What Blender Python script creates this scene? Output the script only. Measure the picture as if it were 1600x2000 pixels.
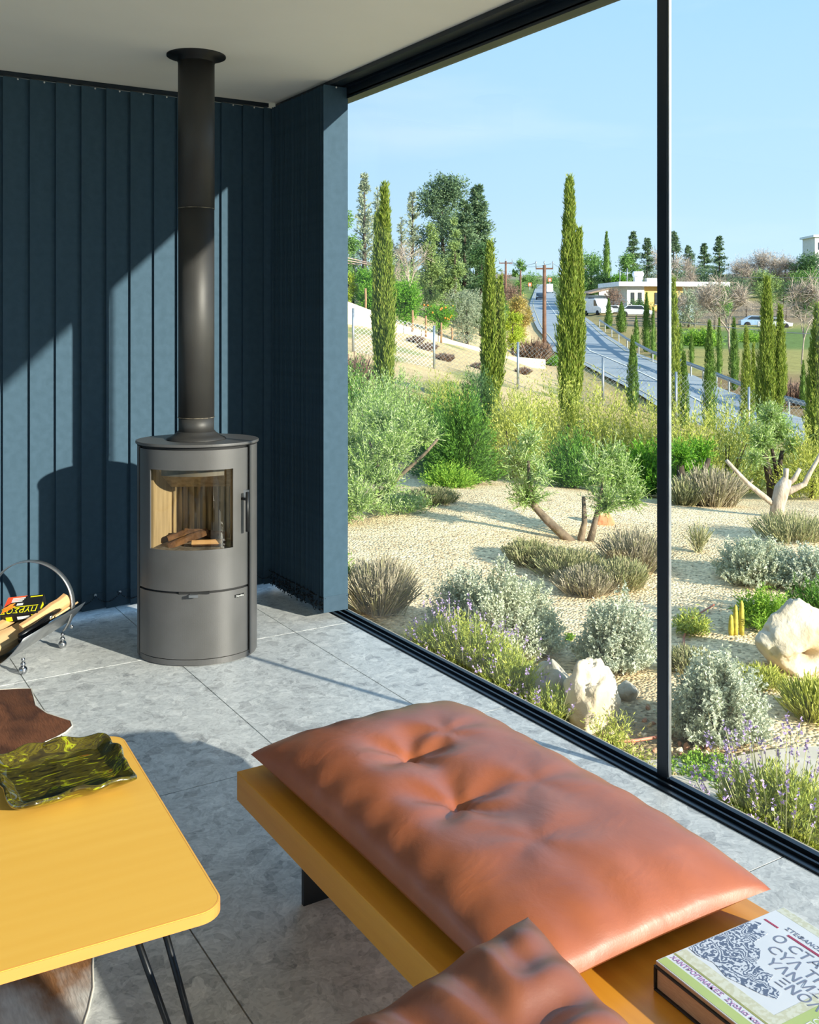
import bpy, bmesh, math, random
import numpy as np
from mathutils import Vector, Matrix
PI = math.pi
for o in list(bpy.data.objects):
    bpy.data.objects.remove(o)
SC = bpy.context.scene
COL = SC.collection
# ------------------------------------------------------------------ camera
F_PX, HOR_Y, YAW, EYE = 1955.0, 622.0, math.radians(32.0), 1.39
cd = bpy.data.cameras.new('camera')
cd.sensor_fit = 'VERTICAL'; cd.sensor_height = 36.0; cd.lens = F_PX / 2000 * 36.0
cd.shift_y = -(1000 - HOR_Y) / 2000.0
cd.clip_start = 0.05; cd.clip_end = 3000
cam = bpy.data.objects.new('camera', cd); COL.objects.link(cam)
cam.location = (0, 0, EYE); cam.rotation_euler = (PI / 2, 0, -YAW)
SC.camera = cam
FW = np.array([math.sin(YAW), math.cos(YAW), 0.0]); RT = np.array([math.cos(YAW), -math.sin(YAW), 0.0])


def ray(px, py):
    return FW + (px - 800) / F_PX * RT + np.array([0, 0, (HOR_Y - py) / F_PX])


def P(px, py, d):
    return np.array([0, 0, EYE]) + d * ray(px, py)


def atz(px, py, z):
    r = ray(px, py)
    return np.array([0, 0, EYE]) + (z - EYE) / r[2] * r


def aty(px, py, y):
    r = ray(px, py)
    return np.array([0, 0, EYE]) + y / r[1] * r


def PX(px, d, z):
    r = FW + (px - 800) / F_PX * RT
    return np.array([r[0] * d, r[1] * d, z])


# ------------------------------------------------------------------ colour, exposure, sky, sun
SC.view_settings.view_transform = 'Standard'; SC.view_settings.look = 'None'
SC.view_settings.gamma = 1.0; SC.view_settings.exposure = 0.35
SC.view_settings.use_curve_mapping = False
SUN_AZ, SUN_TAN = math.radians(20.2), 0.316


def lin(c):
    return tuple(((x / 255) / 12.92 if x / 255 <= 0.04045 else ((x / 255 + 0.055) / 1.055) ** 2.4) for x in c[:3]) + (1.0,)


w = bpy.data.worlds.new('world'); SC.world = w; w.use_nodes = True
nt = w.node_tree; nt.nodes.clear()
wo = nt.nodes.new('ShaderNodeOutputWorld'); bg = nt.nodes.new('ShaderNodeBackground')
tc = nt.nodes.new('ShaderNodeTexCoord'); sp = nt.nodes.new('ShaderNodeSeparateXYZ')
rp = nt.nodes.new('ShaderNodeValToRGB'); mp = nt.nodes.new('ShaderNodeMapping')
nz = nt.nodes.new('ShaderNodeTexNoise'); r2 = nt.nodes.new('ShaderNodeValToRGB'); mx = nt.nodes.new('ShaderNodeMixRGB')
nt.links.new(tc.outputs['Generated'], sp.inputs[0]); nt.links.new(sp.outputs['Z'], rp.inputs[0])
e = rp.color_ramp.elements
e[0].position = 0.0; e[0].color = lin((208, 232, 250)); e[1].position = 1.0; e[1].color = lin((140, 194, 246))
k = e.new(0.12); k.color = lin((184, 219, 249)); k = e.new(0.35); k.color = lin((157, 204, 250))
mp.inputs['Scale'].default_value = (1.2, 1.2, 7.0)
nt.links.new(tc.outputs['Generated'], mp.inputs[0]); nt.links.new(mp.outputs[0], nz.inputs[0])
nz.inputs['Scale'].default_value = 2.2; nz.inputs['Detail'].default_value = 6
nt.links.new(nz.outputs[0], r2.inputs[0])
r2.color_ramp.elements[0].position = 0.48; r2.color_ramp.elements[0].color = (0, 0, 0, 1)
r2.color_ramp.elements[1].position = 0.85; r2.color_ramp.elements[1].color = (0.5, 0.5, 0.5, 1)
nt.links.new(r2.outputs[0], mx.inputs[0]); nt.links.new(rp.outputs[0], mx.inputs[1])
mx.inputs[2].default_value = lin((228, 241, 252))
nt.links.new(mx.outputs[0], bg.inputs[0]); nt.links.new(bg.outputs[0], wo.inputs[0])
bg.inputs[1].default_value = 1.0
sl = bpy.data.lights.new('sun', 'SUN'); sl.energy = 9.0; sl.angle = math.radians(0.8); sl.color = (1.0, 0.93, 0.80)
sun = bpy.data.objects.new('sun', sl); COL.objects.link(sun)
sdir = Vector((-math.sin(SUN_AZ), math.cos(SUN_AZ), -SUN_TAN)).normalized()
sun.rotation_euler = sdir.to_track_quat('-Z', 'Y').to_euler(); sun.location = (4, -8, 6)

# ------------------------------------------------------------------ helpers
rng = np.random.default_rng(11)
random.seed(5)


class MB:
    def __init__(s): s.v = []; s.f = []; s.smooth = []

    def add(s, vs, fs, smooth=False):
        n = len(s.v); s.v += [tuple(map(float, q)) for q in vs]
        for f in fs: s.f.append(tuple(i + n for i in f)); s.smooth.append(smooth)
        return s

    def box(s, x0, x1, y0, y1, z0, z1, m=None):
        vs = [(x, y, z) for z in (z0, z1) for y in (y0, y1) for x in (x0, x1)]
        if m is not None: vs = [m @ Vector(q) for q in vs]
        return s.add(vs, [(0, 2, 3, 1), (4, 5, 7, 6), (0, 1, 5, 4), (2, 6, 7, 3), (0, 4, 6, 2), (1, 3, 7, 5)])

    def prism(s, poly, z0, z1, m=None):
        n = len(poly)
        vs = [(p[0], p[1], z0) for p in poly] + [(p[0], p[1], z1) for p in poly]
        if m is not None: vs = [m @ Vector(q) for q in vs]
        return s.add(vs, [tuple(range(n))[::-1], tuple(range(n, 2 * n))] + [(i, (i + 1) % n, (i + 1) % n + n, i + n) for i in range(n)])

    def lathe(s, prof, n=32, c=(0, 0, 0), sx=1, sy=1, cap=True):
        vs = []; fs = []
        for r, z in prof:
            for i in range(n):
                a = 2 * PI * i / n; vs.append((c[0] + r * sx * math.cos(a), c[1] + r * sy * math.sin(a), c[2] + z))
        for j in range(len(prof) - 1):
            for i in range(n):
                fs.append((j * n + i, j * n + (i + 1) % n, (j + 1) * n + (i + 1) % n, (j + 1) * n + i))
        if cap:
            fs.append(tuple(range(n))[::-1]); fs.append(tuple(range((len(prof) - 1) * n, len(prof) * n)))
        return s.add(vs, fs, True)

    def tube(s, pts, r, n=8, closed=False, cap=True):
        pts = [Vector(p) for p in pts]; m = len(pts)
        rs = r if hasattr(r, '__len__') else [r] * m
        vs = []; fs = []; prev = None
        for i, p in enumerate(pts):
            a = pts[i - 1] if i or closed else p; b = pts[(i + 1) % m] if i < m - 1 or closed else p
            t = (b - a).normalized()
            if prev is None:
                u = t.cross(Vector((0, 0, 1)))
                if u.length < 1e-3: u = t.cross(Vector((1, 0, 0)))
            else:
                u = prev - t * prev.dot(t)
            u.normalize(); prev = u; wv = t.cross(u)
            for k_ in range(n):
                a_ = 2 * PI * k_ / n
                vs.append(p + (u * math.cos(a_) + wv * math.sin(a_)) * rs[i])
        for i in range(m - (0 if closed else 1)):
            j = (i + 1) % m
            for k_ in range(n):
                fs.append((i * n + k_, i * n + (k_ + 1) % n, j * n + (k_ + 1) % n, j * n + k_))
        if cap and not closed:
            fs.append(tuple(range(n))[::-1]); fs.append(tuple(range((m - 1) * n, m * n)))
        return s.add(vs, fs, True)

    def sphere(s, c, r, n=12, m=8, sc=(1, 1, 1)):
        prof = [(r * math.sin(PI * i / m) + 1e-5, -r * math.cos(PI * i / m)) for i in range(m + 1)]
        k0 = len(s.v); s.lathe(prof, n, (0, 0, 0), cap=False)
        s.v[k0:] = [(c[0] + q[0] * sc[0], c[1] + q[1] * sc[1], c[2] + q[2] * sc[2]) for q in s.v[k0:]]
        return s

    def grid(s, fn, nu, nv, smooth=True, flip=False):
        vs = [fn(i / nu, j / nv) for j in range(nv + 1) for i in range(nu + 1)]
        fs = []
        for j in range(nv):
            for i in range(nu):
                q = (j * (nu + 1) + i, j * (nu + 1) + i + 1, (j + 1) * (nu + 1) + i + 1, (j + 1) * (nu + 1) + i)
                fs.append(q[::-1] if flip else q)
        return s.add(vs, fs, smooth)

    def mesh(s, name):
        me = bpy.data.meshes.new(name); me.from_pydata(s.v, [], s.f)
        me.polygons.foreach_set('use_smooth', s.smooth); me.update()
        return me

    def build(s, name, mat, parent=None, loc=None, bevel=0, seg=2, subsurf=0, autosmooth=True):
        o = mobj(name, s.mesh(name), mat, parent, loc)
        if bevel:
            b = o.modifiers.new('bevel', 'BEVEL'); b.width = bevel; b.segments = seg; b.limit_method = 'ANGLE'; b.angle_limit = math.radians(40)
        if subsurf:
            b = o.modifiers.new('sub', 'SUBSURF'); b.levels = subsurf; b.render_levels = subsurf
        return o


def mobj(name, me, mat, parent=None, loc=None, rot=None):
    o = bpy.data.objects.new(name, me); COL.objects.link(o)
    if mat is not None and len(me.materials) == 0: me.materials.append(mat)
    if parent is not None: o.parent = parent
    if loc is not None: o.location = loc
    if rot is not None: o.rotation_euler = rot
    return o


def tag(o, label, cat, group=None, kind=None):
    o['label'] = label; o['category'] = cat
    if group: o['group'] = group
    if kind: o['kind'] = kind
    return o


def thing(name, label, cat, loc=(0, 0, 0), rotz=0, group=None):
    o = bpy.data.objects.new(name, None); COL.objects.link(o)
    o.empty_display_size = 0.1
    o.location = tuple(loc); o.rotation_euler = (0, 0, rotz)
    return tag(o, label, cat, group)


def struct(o, label=None):
    o['kind'] = 'structure'
    if label: o['label'] = label
    return o


def dup(root, loc, rotz=0, label=None, scale=None):
    r = root.copy(); COL.objects.link(r); r.location = tuple(loc); r.rotation_euler = (0, 0, rotz)
    if label: r['label'] = label
    if scale: r.scale = scale
    for ch in list(root.children):
        c = ch.copy(); COL.objects.link(c); c.parent = r
        for g in list(ch.children):
            d_ = g.copy(); COL.objects.link(d_); d_.parent = c
    return r


# ------------------------------------------------------------------ materials
def newmat(name):
    m = bpy.data.materials.new(name); m.use_nodes = True
    n = m.node_tree; return m, n, n.nodes['Principled BSDF']


def setp(b, **kw):
    for k_, v in kw.items():
        b.inputs[k_].default_value = v


def pmat(name, c1, c2=None, scale=8.0, rough=0.5, metal=0.0, bump=0.0, bscale=None, stretch=(1, 1, 1), coat=0.0, lo=0.35, hi=0.65, spec=0.5, detail=5, sheen=0):
    m, n, b = newmat(name)
    setp(b, Roughness=rough, Metallic=metal)
    b.inputs['Specular IOR Level'].default_value = spec
    b.inputs['Coat Weight'].default_value = coat; b.inputs['Coat Roughness'].default_value = 0.15
    b.inputs['Sheen Weight'].default_value = sheen
    c2 = c2 or tuple(x * 0.92 for x in c1)
    t = n.nodes.new('ShaderNodeTexCoord'); mp_ = n.nodes.new('ShaderNodeMapping'); mp_.inputs['Scale'].default_value = stretch
    no = n.nodes.new('ShaderNodeTexNoise'); no.inputs['Scale'].default_value = scale; no.inputs['Detail'].default_value = detail
    rp_ = n.nodes.new('ShaderNodeValToRGB')
    rp_.color_ramp.elements[0].position = lo; rp_.color_ramp.elements[1].position = hi
    rp_.color_ramp.elements[0].color = lin(c1); rp_.color_ramp.elements[1].color = lin(c2)
    n.links.new(t.outputs['Object'], mp_.inputs[0]); n.links.new(mp_.outputs[0], no.inputs[0])
    n.links.new(no.outputs[0], rp_.inputs[0]); n.links.new(rp_.outputs[0], b.inputs['Base Color'])
    if bump:
        nb = n.nodes.new('ShaderNodeTexNoise'); nb.inputs['Scale'].default_value = bscale or scale * 6; nb.inputs['Detail'].default_value = 4
        bp = n.nodes.new('ShaderNodeBump'); bp.inputs['Strength'].default_value = bump; bp.inputs['Distance'].default_value = 0.01
        n.links.new(mp_.outputs[0], nb.inputs[0]); n.links.new(nb.outputs[0], bp.inputs['Height']); n.links.new(bp.outputs[0], b.inputs['Normal'])
    return m


def leafmat(name, cols, trans=0.25, rough=0.6, gain=1.35):
    m, n, b = newmat(name)
    lin = lambda c: tuple(min(0.85, q * gain) for q in globals()['lin'](c)[:3]) + (1.0,)
    g = n.nodes.new('ShaderNodeNewGeometry'); rp_ = n.nodes.new('ShaderNodeValToRGB')
    el = rp_.color_ramp.elements
    el[0].position = 0; el[0].color = lin(cols[0]); el[1].position = 1; el[1].color = lin(cols[-1])
    for i in range(1, len(cols) - 1):
        q = el.new(i / (len(cols) - 1)); q.color = lin(cols[i])
    n.links.new(g.outputs['Random Per Island'], rp_.inputs[0]); n.links.new(rp_.outputs[0], b.inputs['Base Color'])
    setp(b, Roughness=rough); b.inputs['Specular IOR Level'].default_value = 0.25
    tr = n.nodes.new('ShaderNodeBsdfTranslucent'); ms = n.nodes.new('ShaderNodeMixShader'); ms.inputs[0].default_value = trans
    n.links.new(rp_.outputs[0], tr.inputs[0]); n.links.new(b.outputs[0], ms.inputs[1]); n.links.new(tr.outputs[0], ms.inputs[2])
    n.links.new(ms.outputs[0], n.nodes['Material Output'].inputs[0])
    return m


def glassmat(name, tint=(1, 1, 1, 1), f=1.0):
    # thin sheet: straight-through transmission plus a facing-dependent mirror reflection
    m, n, b = newmat(name)
    n.nodes.remove(b)
    lw_ = n.nodes.new('ShaderNodeLayerWeight'); lw_.inputs[0].default_value = 0.5
    pw = n.nodes.new('ShaderNodeMath'); pw.operation = 'POWER'; pw.inputs[1].default_value = 4.0
    mu = n.nodes.new('ShaderNodeMath'); mu.operation = 'MULTIPLY_ADD'; mu.inputs[1].default_value = 0.7 * f; mu.inputs[2].default_value = 0.03 * f
    tr = n.nodes.new('ShaderNodeBsdfTransparent'); tr.inputs[0].default_value = tint
    gl = n.nodes.new('ShaderNodeBsdfGlossy'); gl.inputs['Roughness'].default_value = 0.02
    ms = n.nodes.new('ShaderNodeMixShader')
    n.links.new(lw_.outputs['Facing'], pw.inputs[0]); n.links.new(pw.outputs[0], mu.inputs[0]); n.links.new(mu.outputs[0], ms.inputs[0])
    n.links.new(tr.outputs[0], ms.inputs[1]); n.links.new(gl.outputs[0], ms.inputs[2])
    n.links.new(ms.outputs[0], n.nodes['Material Output'].inputs[0])
    return m


def stonemat():
    m, n, b = newmat('terrazzo_tile'); setp(b, Roughness=0.42)
    g = n.nodes.new('ShaderNodeNewGeometry'); no = n.nodes.new('ShaderNodeTexNoise'); no.inputs['Scale'].default_value = 9
    va = n.nodes.new('ShaderNodeVectorMath'); va.operation = 'MULTIPLY_ADD'; va.inputs[1].default_value = (0.09, 0.09, 0.09)
    n.links.new(g.outputs['Position'], no.inputs[0]); n.links.new(no.outputs['Color'], va.inputs[0]); n.links.new(g.outputs['Position'], va.inputs[2])
    cols = []
    for sc, stops in ((21, [(0.0, (100, 102, 105)), (0.08, (127, 129, 131)), (0.14, (179, 182, 182)), (0.5, (189, 192, 192)), (0.8, (194, 196, 195)), (0.88, (218, 219, 217)), (1, (227, 227, 224))]),
                      (52, [(0.0, (115, 117, 119)), (0.12, (160, 162, 164)), (0.3, (189, 191, 191)), (0.8, (196, 198, 197)), (0.92, (220, 220, 219)), (1, (227, 227, 225))]),
                      (150, [(0.0, (144, 146, 148)), (0.5, (191, 193, 193)), (1, (216, 217, 215))])):
        v = n.nodes.new('ShaderNodeTexVoronoi'); v.inputs['Scale'].default_value = sc; v.inputs['Randomness'].default_value = 1
        n.links.new(va.outputs[0], v.inputs['Vector'])
        sx = n.nodes.new('ShaderNodeSeparateColor'); n.links.new(v.outputs['Color'], sx.inputs[0])
        r_ = n.nodes.new('ShaderNodeValToRGB'); el = r_.color_ramp.elements
        el[0].position = stops[0][0]; el[0].color = lin(stops[0][1]); el[1].position = stops[-1][0]; el[1].color = lin(stops[-1][1])
        for p_, c_ in stops[1:-1]:
            q = el.new(p_); q.color = lin(c_)
        n.links.new(sx.outputs[0], r_.inputs[0]); cols.append(r_)
    m1 = n.nodes.new('ShaderNodeMixRGB'); m1.inputs[0].default_value = 0.5
    m2 = n.nodes.new('ShaderNodeMixRGB'); m2.inputs[0].default_value = 0.33
    n.links.new(cols[0].outputs[0], m1.inputs[1]); n.links.new(cols[1].outputs[0], m1.inputs[2])
    n.links.new(m1.outputs[0], m2.inputs[1]); n.links.new(cols[2].outputs[0], m2.inputs[2])
    n.links.new(m2.outputs[0], b.inputs['Base Color'])
    return m


def woodmat(name, c1, c2, axis='y', scale=6, rough=0.4, coat=0.2):
    m, n, b = newmat(name); setp(b, Roughness=rough); b.inputs['Coat Weight'].default_value = coat; b.inputs['Coat Roughness'].default_value = 0.25
    t = n.nodes.new('ShaderNodeTexCoord'); mp_ = n.nodes.new('ShaderNodeMapping')
    mp_.inputs['Scale'].default_value = (0.06, 1, 1) if axis == 'x' else (1, 0.06, 1)
    no = n.nodes.new('ShaderNodeTexNoise'); no.inputs['Scale'].default_value = scale * 9; no.inputs['Detail'].default_value = 8; no.inputs['Roughness'].default_value = 0.65
    n2 = n.nodes.new('ShaderNodeTexNoise'); n2.inputs['Scale'].default_value = scale * 1.3; n2.inputs['Detail'].default_value = 3
    wv = n.nodes.new('ShaderNodeTexWave'); wv.inputs['Scale'].default_value = scale * 1.5; wv.inputs['Distortion'].default_value = 6; wv.inputs['Detail'].default_value = 3
    wv.bands_direction = 'Y' if axis == 'x' else 'X'
    for q in (no, n2, wv): n.links.new(mp_.outputs[0], q.inputs[0])
    n.links.new(t.outputs['Object'], mp_.inputs[0])
    a = n.nodes.new('ShaderNodeMath'); a.operation = 'ADD'; n.links.new(no.outputs[0], a.inputs[0]); n.links.new(n2.outputs[0], a.inputs[1])
    a2 = n.nodes.new('ShaderNodeMath'); a2.operation = 'MULTIPLY_ADD'; a2.inputs[1].default_value = 0.25; n.links.new(wv.outputs[0], a2.inputs[0]); n.links.new(a.outputs[0], a2.inputs[2])
    rp_ = n.nodes.new('ShaderNodeValToRGB'); rp_.color_ramp.elements[0].position = 0.8; rp_.color_ramp.elements[1].position = 1.45
    mr = n.nodes.new('ShaderNodeMapRange'); mr.inputs[1].default_value = 0.75; mr.inputs[2].default_value = 1.5
    n.links.new(a2.outputs[0], mr.inputs[0]); n.links.new(mr.outputs[0], rp_.inputs[0])
    rp_.color_ramp.elements[0].position = 0; rp_.color_ramp.elements[1].position = 1
    rp_.color_ramp.elements[0].color = lin(c1); rp_.color_ramp.elements[1].color = lin(c2)
    n.links.new(rp_.outputs[0], b.inputs['Base Color'])
    return m


MT = {}
MT['ceiling'] = pmat('white_plaster', (242, 239, 230), (239, 236, 227), 3, 0.9)
MT['wall'] = pmat('white_paint', (232, 230, 224), (226, 224, 218), 3, 0.9)
MT['tile'] = stonemat()
MT['grout'] = pmat('grout', (176, 166, 148), (160, 152, 138), 40, 0.95)
MT['fabric'] = pmat('navy_fabric', (56, 80, 97), (50, 74, 90), 30, 0.75, bump=0.15, bscale=900, spec=0.3)
MT['frame'] = pmat('dark_blue_metal', (26, 38, 50), (22, 33, 44), 6, 0.35, 0.3)
MT['black'] = pmat('black_metal', (22, 23, 25), (16, 17, 19), 6, 0.45, 0.2)
MT['alu'] = pmat('brushed_aluminium', (200, 204, 208), (180, 184, 190), 20, 0.3, 0.9)
MT['glass'] = glassmat('window_glass', (0.97, 0.99, 0.985, 1), 0.7)
MT['stove'] = pmat('stove_grey_paint', (94, 93, 93), (86, 85, 84), 5, 0.42, 0.35, bump=0.03, bscale=300)
MT['flue'] = pmat('flue_steel_paint', (68, 67, 65), (56, 55, 54), 3, 0.52, 0.45, bump=0.03, bscale=200)
# ------------------------------------------------------------------ room shell
YB, XW, H = 4.73, 2.2, 2.49
XL, YR = -2.0, -6.2
fl = struct(MB().box(XL, XW + 0.1, YR, YB + 0.3, -0.30, -0.006).build('floor', MT['grout']), 'grey stone-look floor with pale grout lines')
TX = [0.783 + 0.5685 * i for i in range(-7, 3)]; TY = [4.03 - 1.175 * j for j in range(-1, 10)]
tile_meshes = {}
for i in range(len(TX)):
    x0 = max(TX[i] + 0.002, XL); x1 = min((TX[i + 1] if i + 1 < len(TX) else 9) - 0.002, XW - 0.012)
    if x1 <= x0: continue
    for j in range(len(TY) - 1):
        y1 = min(TY[j] - 0.002, YB + 0.14); y0 = max(TY[j + 1] + 0.002, YR)
        if y1 - y0 < 0.02: continue
        key = (round(x1 - x0, 4), round(y1 - y0, 4))
        if key not in tile_meshes: tile_meshes[key] = MB().box(0, key[0], 0, key[1], -0.006, 0.0).mesh('tile')
        mobj('tile', tile_meshes[key], MT['tile'], fl, (x0, y0, 0))
struct(MB().box(XL, XW + 0.10, YR, YB + 0.3, H, H + 0.25).build('ceiling', MT['ceiling']), 'plain white plaster ceiling')
lw_ = MB()       # left side of the room is glazed too: head, foot, end posts and slim mullions
lw_.box(XL - 0.1, XL, YR, YB + 0.3, 2.42, H + 0.25); lw_.box(XL - 0.1, XL, YR, YB + 0.3, -0.3, 0.02)
for y_ in (YR, -3.6, -1.0, 1.6, 4.2, YB + 0.24): lw_.box(XL - 0.1, XL, y_, y_ + 0.06, 0.02, 2.42)
struct(lw_.build('wall_left', MT['frame']), 'dark framed glazing on the left side of the room')
struct(MB().box(XL - 0.056, XL - 0.05, YR, YB + 0.3, 0.02, 2.42).build('window_5', MT['glass']), 'glass pane on the left side of the room')
struct(MB().box(XL - 0.2, XW + 0.1, YR - 0.2, YR, -0.3, H + 0.25).build('wall_rear', MT['wall']), 'white wall behind the viewer')

# window wall on the right: head, sill track, mullions, panes
struct(MB().box(2.225, 2.285, YR, YB + 0.3, 2.415, H + 0.25).build('trim_1', MT['frame']), 'dark blue metal window head')
hr = MB(); hr.box(2.225, 2.232, YR, 4.1, 2.425, 2.432); hr.box(2.205, 2.225, YR, 4.1, 2.462, 2.488)
struct(hr.build('trim_2', MT['frame']), 'thin metal ridges along the window head')
st = MB()
st.box(2.19, 2.262, YR, YB + 0.3, -0.20, 0.002)
for a_, b_, h_ in ((2.19, 2.199, 0.006), (2.218, 2.226, 0.010), (2.244, 2.262, 0.014)): st.box(a_, b_, YR, YB + 0.3, 0.002, h_)
struct(st.build('trim_3', MT['frame']), 'dark metal sliding track along the window foot')
panes = [(2.171, 4.95), (-4.5, 2.126), (YR, -4.5)]
for i, (a_, b_) in enumerate(panes):
    wn = struct(MB().box(2.248, 2.254, a_, b_, 0.008, 2.42).build('window_%d' % (i + 1), MT['glass']), 'floor to ceiling glass pane')
for i, y_ in enumerate((2.125, -4.5)):
    mu = MB(); mu.box(2.238, 2.252, y_ + 0.003, y_ + 0.046, 0.012, 2.42)
    o = struct(mu.build('trim_%d' % (4 + i), MT['frame'], bevel=0.003), 'slim dark vertical mullion between the panes')
    MB().box(2.241, 2.250, y_ - 0.002, y_ + 0.0025, 0.02, 2.42).build('edge_strip', MT['alu'], o)
# back: a glazed wall hidden behind the navy blind
struct(MB().box(XL, XW + 0.1, YB + 0.16, YB + 0.166, 0.02, 2.44).build('window_4', MT['glass']), 'glass pane behind the navy blind')
bf = MB(); bf.box(XL, XW + 0.1, YB + 0.13, YB + 0.20, 2.40, H)
bf.box(XL, XW + 0.1, YB + 0.13, YB + 0.20, -0.2, 0.03); bf.box(XW - 0.02, XW + 0.1, YB + 0.13, YB + 0.3, 0, H)
for x_ in (-1.3, -0.2): bf.box(x_, x_ + 0.06, YB + 0.13, YB + 0.20, 0, H)
struct(bf.build('trim_6', MT['frame']), 'dark frame of the glazing behind the blind')

# ------------------------------------------------------------------ vertical blinds
VH = 2.466


def vane_meshes():
    a = MB().box(-0.0635, 0.0635, -0.0008, 0.0008, 0.035, VH).mesh('vane')
    h = MB(); h.box(-0.0635, 0.0635, -0.0022, 0.0022, 0.035, 0.108)
    c = MB()
    c.sphere((0.0, -0.006, VH - 0.006), 0.0045, 6, 5)
    b_ = MB(); b_.sphere((0, -0.008, 0.103), 0.0075, 8, 6)
    return a, h.mesh('hem'), c.mesh('clip'), b_.mesh('chain_clip')


vm = vane_meshes()
MT['clip'] = pmat('white_plastic', (225, 225, 222), None, 5, 0.3)
MT['hem'] = pmat('navy_fabric_hem', (54, 76, 92), (48, 70, 86), 30, 0.7, spec=0.3)
MT['bead'] = pmat('dark_bead_chain', (34, 38, 44), (20, 22, 26), 50, 0.15, 0.5)
vb = thing('vertical_blind', 'closed navy vertical blind covering the glazing behind the stove', 'blind', (0, YB, 0))
MB().box(XL + 0.05, 2.10, -0.012, 0.012, VH + 0.004, H - 0.001).build('head_rail', MT['frame'], vb)
x0 = aty(8, 800, YB)[0] - 0.058
nv = 0
bead = MB()
for i in range(-24, 13):
    x = x0 + 0.1137 * i
    if x > 2.15: break
    v = mobj('vane', vm[0], MT['fabric'], vb, (x, 0, 0), (0, 0, math.radians(9 + (i % 3) * 0.7)))
    mobj('hem', vm[1], MT['hem'], v); mobj('clip', vm[2], MT['clip'], v); mobj('chain_clip', vm[3], MT['alu'], v)
    nv += 1
    if x > -0.3:
        for k_ in range(17):
            t_ = k_ / 16
            bead.sphere((x + 0.1137 * t_, -0.014, 0.10 - 0.055 * 4 * t_ * (1 - t_) * 0.62), 0.0028, 6, 4)
o = bead.build('bead_chain', MT['bead'], vb); o['kind'] = 'stuff'
sb = thing('vertical_blind', 'drawn-back navy vertical blind, its vanes stacked beside the window', 'blind', (2.168, 4.4, 0))
MB().box(-0.03, 0.03, -4.0, 0.32, VH + 0.004, H - 0.001).build('head_rail', MT['frame'], sb)
bead = MB(); ns = 38
for i in range(ns):
    y = -0.285 + 0.58 * i / (ns - 1)
    dx = 0.0 if i == 0 else random.uniform(0.001, 0.010)
    v = mobj('vane', vm[0], MT['fabric'], sb, (dx, y, 0), (0, 0, math.radians(0 if i == 0 else random.uniform(-2, 2))))
    mobj('hem', vm[1], MT['hem'], v); mobj('clip', vm[2], MT['clip'], v)
    for e_ in (-0.058, 0.058):
        for c_ in range(3):
            dp = random.uniform(0.02, 0.075); y2 = random.uniform(0.0, 0.03)
            for k_ in range(7):
                t_ = k_ / 6
                bead.sphere((dx + e_ + random.uniform(-.012, .006) * (1 if e_ < 0 else -1), y + y2 * t_, max(0.006, 0.10 - dp * 4 * t_ * (1 - t_))), 0.0032, 5, 4)
MT['bead2'] = pmat('dark_glossy_beads', (46, 50, 56), (10, 12, 14), 90, 0.08, 0.6)
o = bead.build('bead_chain', MT['bead2'], sb); o['kind'] = 'stuff'
# ------------------------------------------------------------------ text helper
def txt(name, s, size, mat, parent, loc, rot=(0, 0, 0), align='LEFT', ext=0.0002, sx=1.0):
    cu = bpy.data.curves.new(name, 'FONT'); cu.body = s; cu.size = size; cu.extrude = ext; cu.align_x = align; cu.resolution_u = 2
    t = bpy.data.objects.new(name, cu); COL.objects.link(t)
    me = bpy.data.meshes.new_from_object(t.evaluated_get(bpy.context.evaluated_depsgraph_get()))
    bpy.data.objects.remove(t); me.name = name
    me.materials.clear()
    o = mobj(name, me, mat, parent, loc, rot); o.scale = (sx, 1, 1)
    return o


# ------------------------------------------------------------------ wood stove
SA, SBB = 0.246, 0.20
stp = PX(386, 4.19, 0)
SROT = math.radians(-29)


def arc(p0, p1, s=1.0, n=None, ds=0.0):
    n = n or max(2, int(abs(p1 - p0) / 2))
    return [((SA * s + ds) * math.sin(math.radians(p0 + (p1 - p0) * i / n)), -(SBB * s + ds) * math.cos(math.radians(p0 + (p1 - p0) * i / n))) for i in range(n + 1)]


def shell(mb, p0, p1, z0, z1, th=0.004, s=1.0):
    return mb.prism(arc(p0, p1, s) + arc(p0, p1, s, ds=-th)[::-1], z0, z1)


def full(s=1.0, ds=0.0, n=96):
    return arc(0, 360, s, n, ds)[:-1]


MT['stove_in'] = pmat('stove_dark_core', (22, 22, 23), None, 5, 0.7)
MT['brick'] = pmat('vermiculite_board', (196, 176, 138), (150, 132, 100), 6, 0.9, stretch=(8, 8, 0.7), lo=0.3, hi=0.75)
MT['soot'] = pmat('sooty_grooved_board', (186, 166, 128), (88, 80, 68), 5, 0.9, stretch=(10, 10, 1.2), lo=0.38, hi=0.72)
MT['steel'] = pmat('bright_steel', (190, 192, 194), (170, 172, 176), 30, 0.18, 1.0)
MT['satin'] = pmat('satin_steel', (176, 178, 180), (164, 166, 168), 20, 0.34, 0.9)
MT['stoveglass'] = glassmat('stove_glass', (0.9, 0.88, 0.84, 1), 1.0)
MT['grey_bracket'] = pmat('grey_baffle_bracket', (120, 118, 112), (96, 94, 90), 8, 0.5, 0.4)
stove = thing('wood_stove', 'grey cylindrical wood burning stove with curved glass door in the corner', 'stove', stp, SROT)
MB().prism(full(0.985), 0.004, 0.026).build('base_plate', MT['stove'], stove)
cr = MB()
cr.prism(full(0.95), 0.026, 0.43)
cr.prism(full(0.95), 0.80, 0.868)
shell(cr, 57, 303, 0.43, 0.80, 0.012, 0.95)
cr.build('body', MT['stove_in'], stove)
tp = MB(); tp.prism(full(1.03, n=120), 0.874, 0.886); tp.build('top_plate', MT['stove'], stove, bevel=0.003)
MB().prism(full(0.97), 0.868, 0.874).build('shadow_gap', MT['stove_in'], stove)
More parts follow.
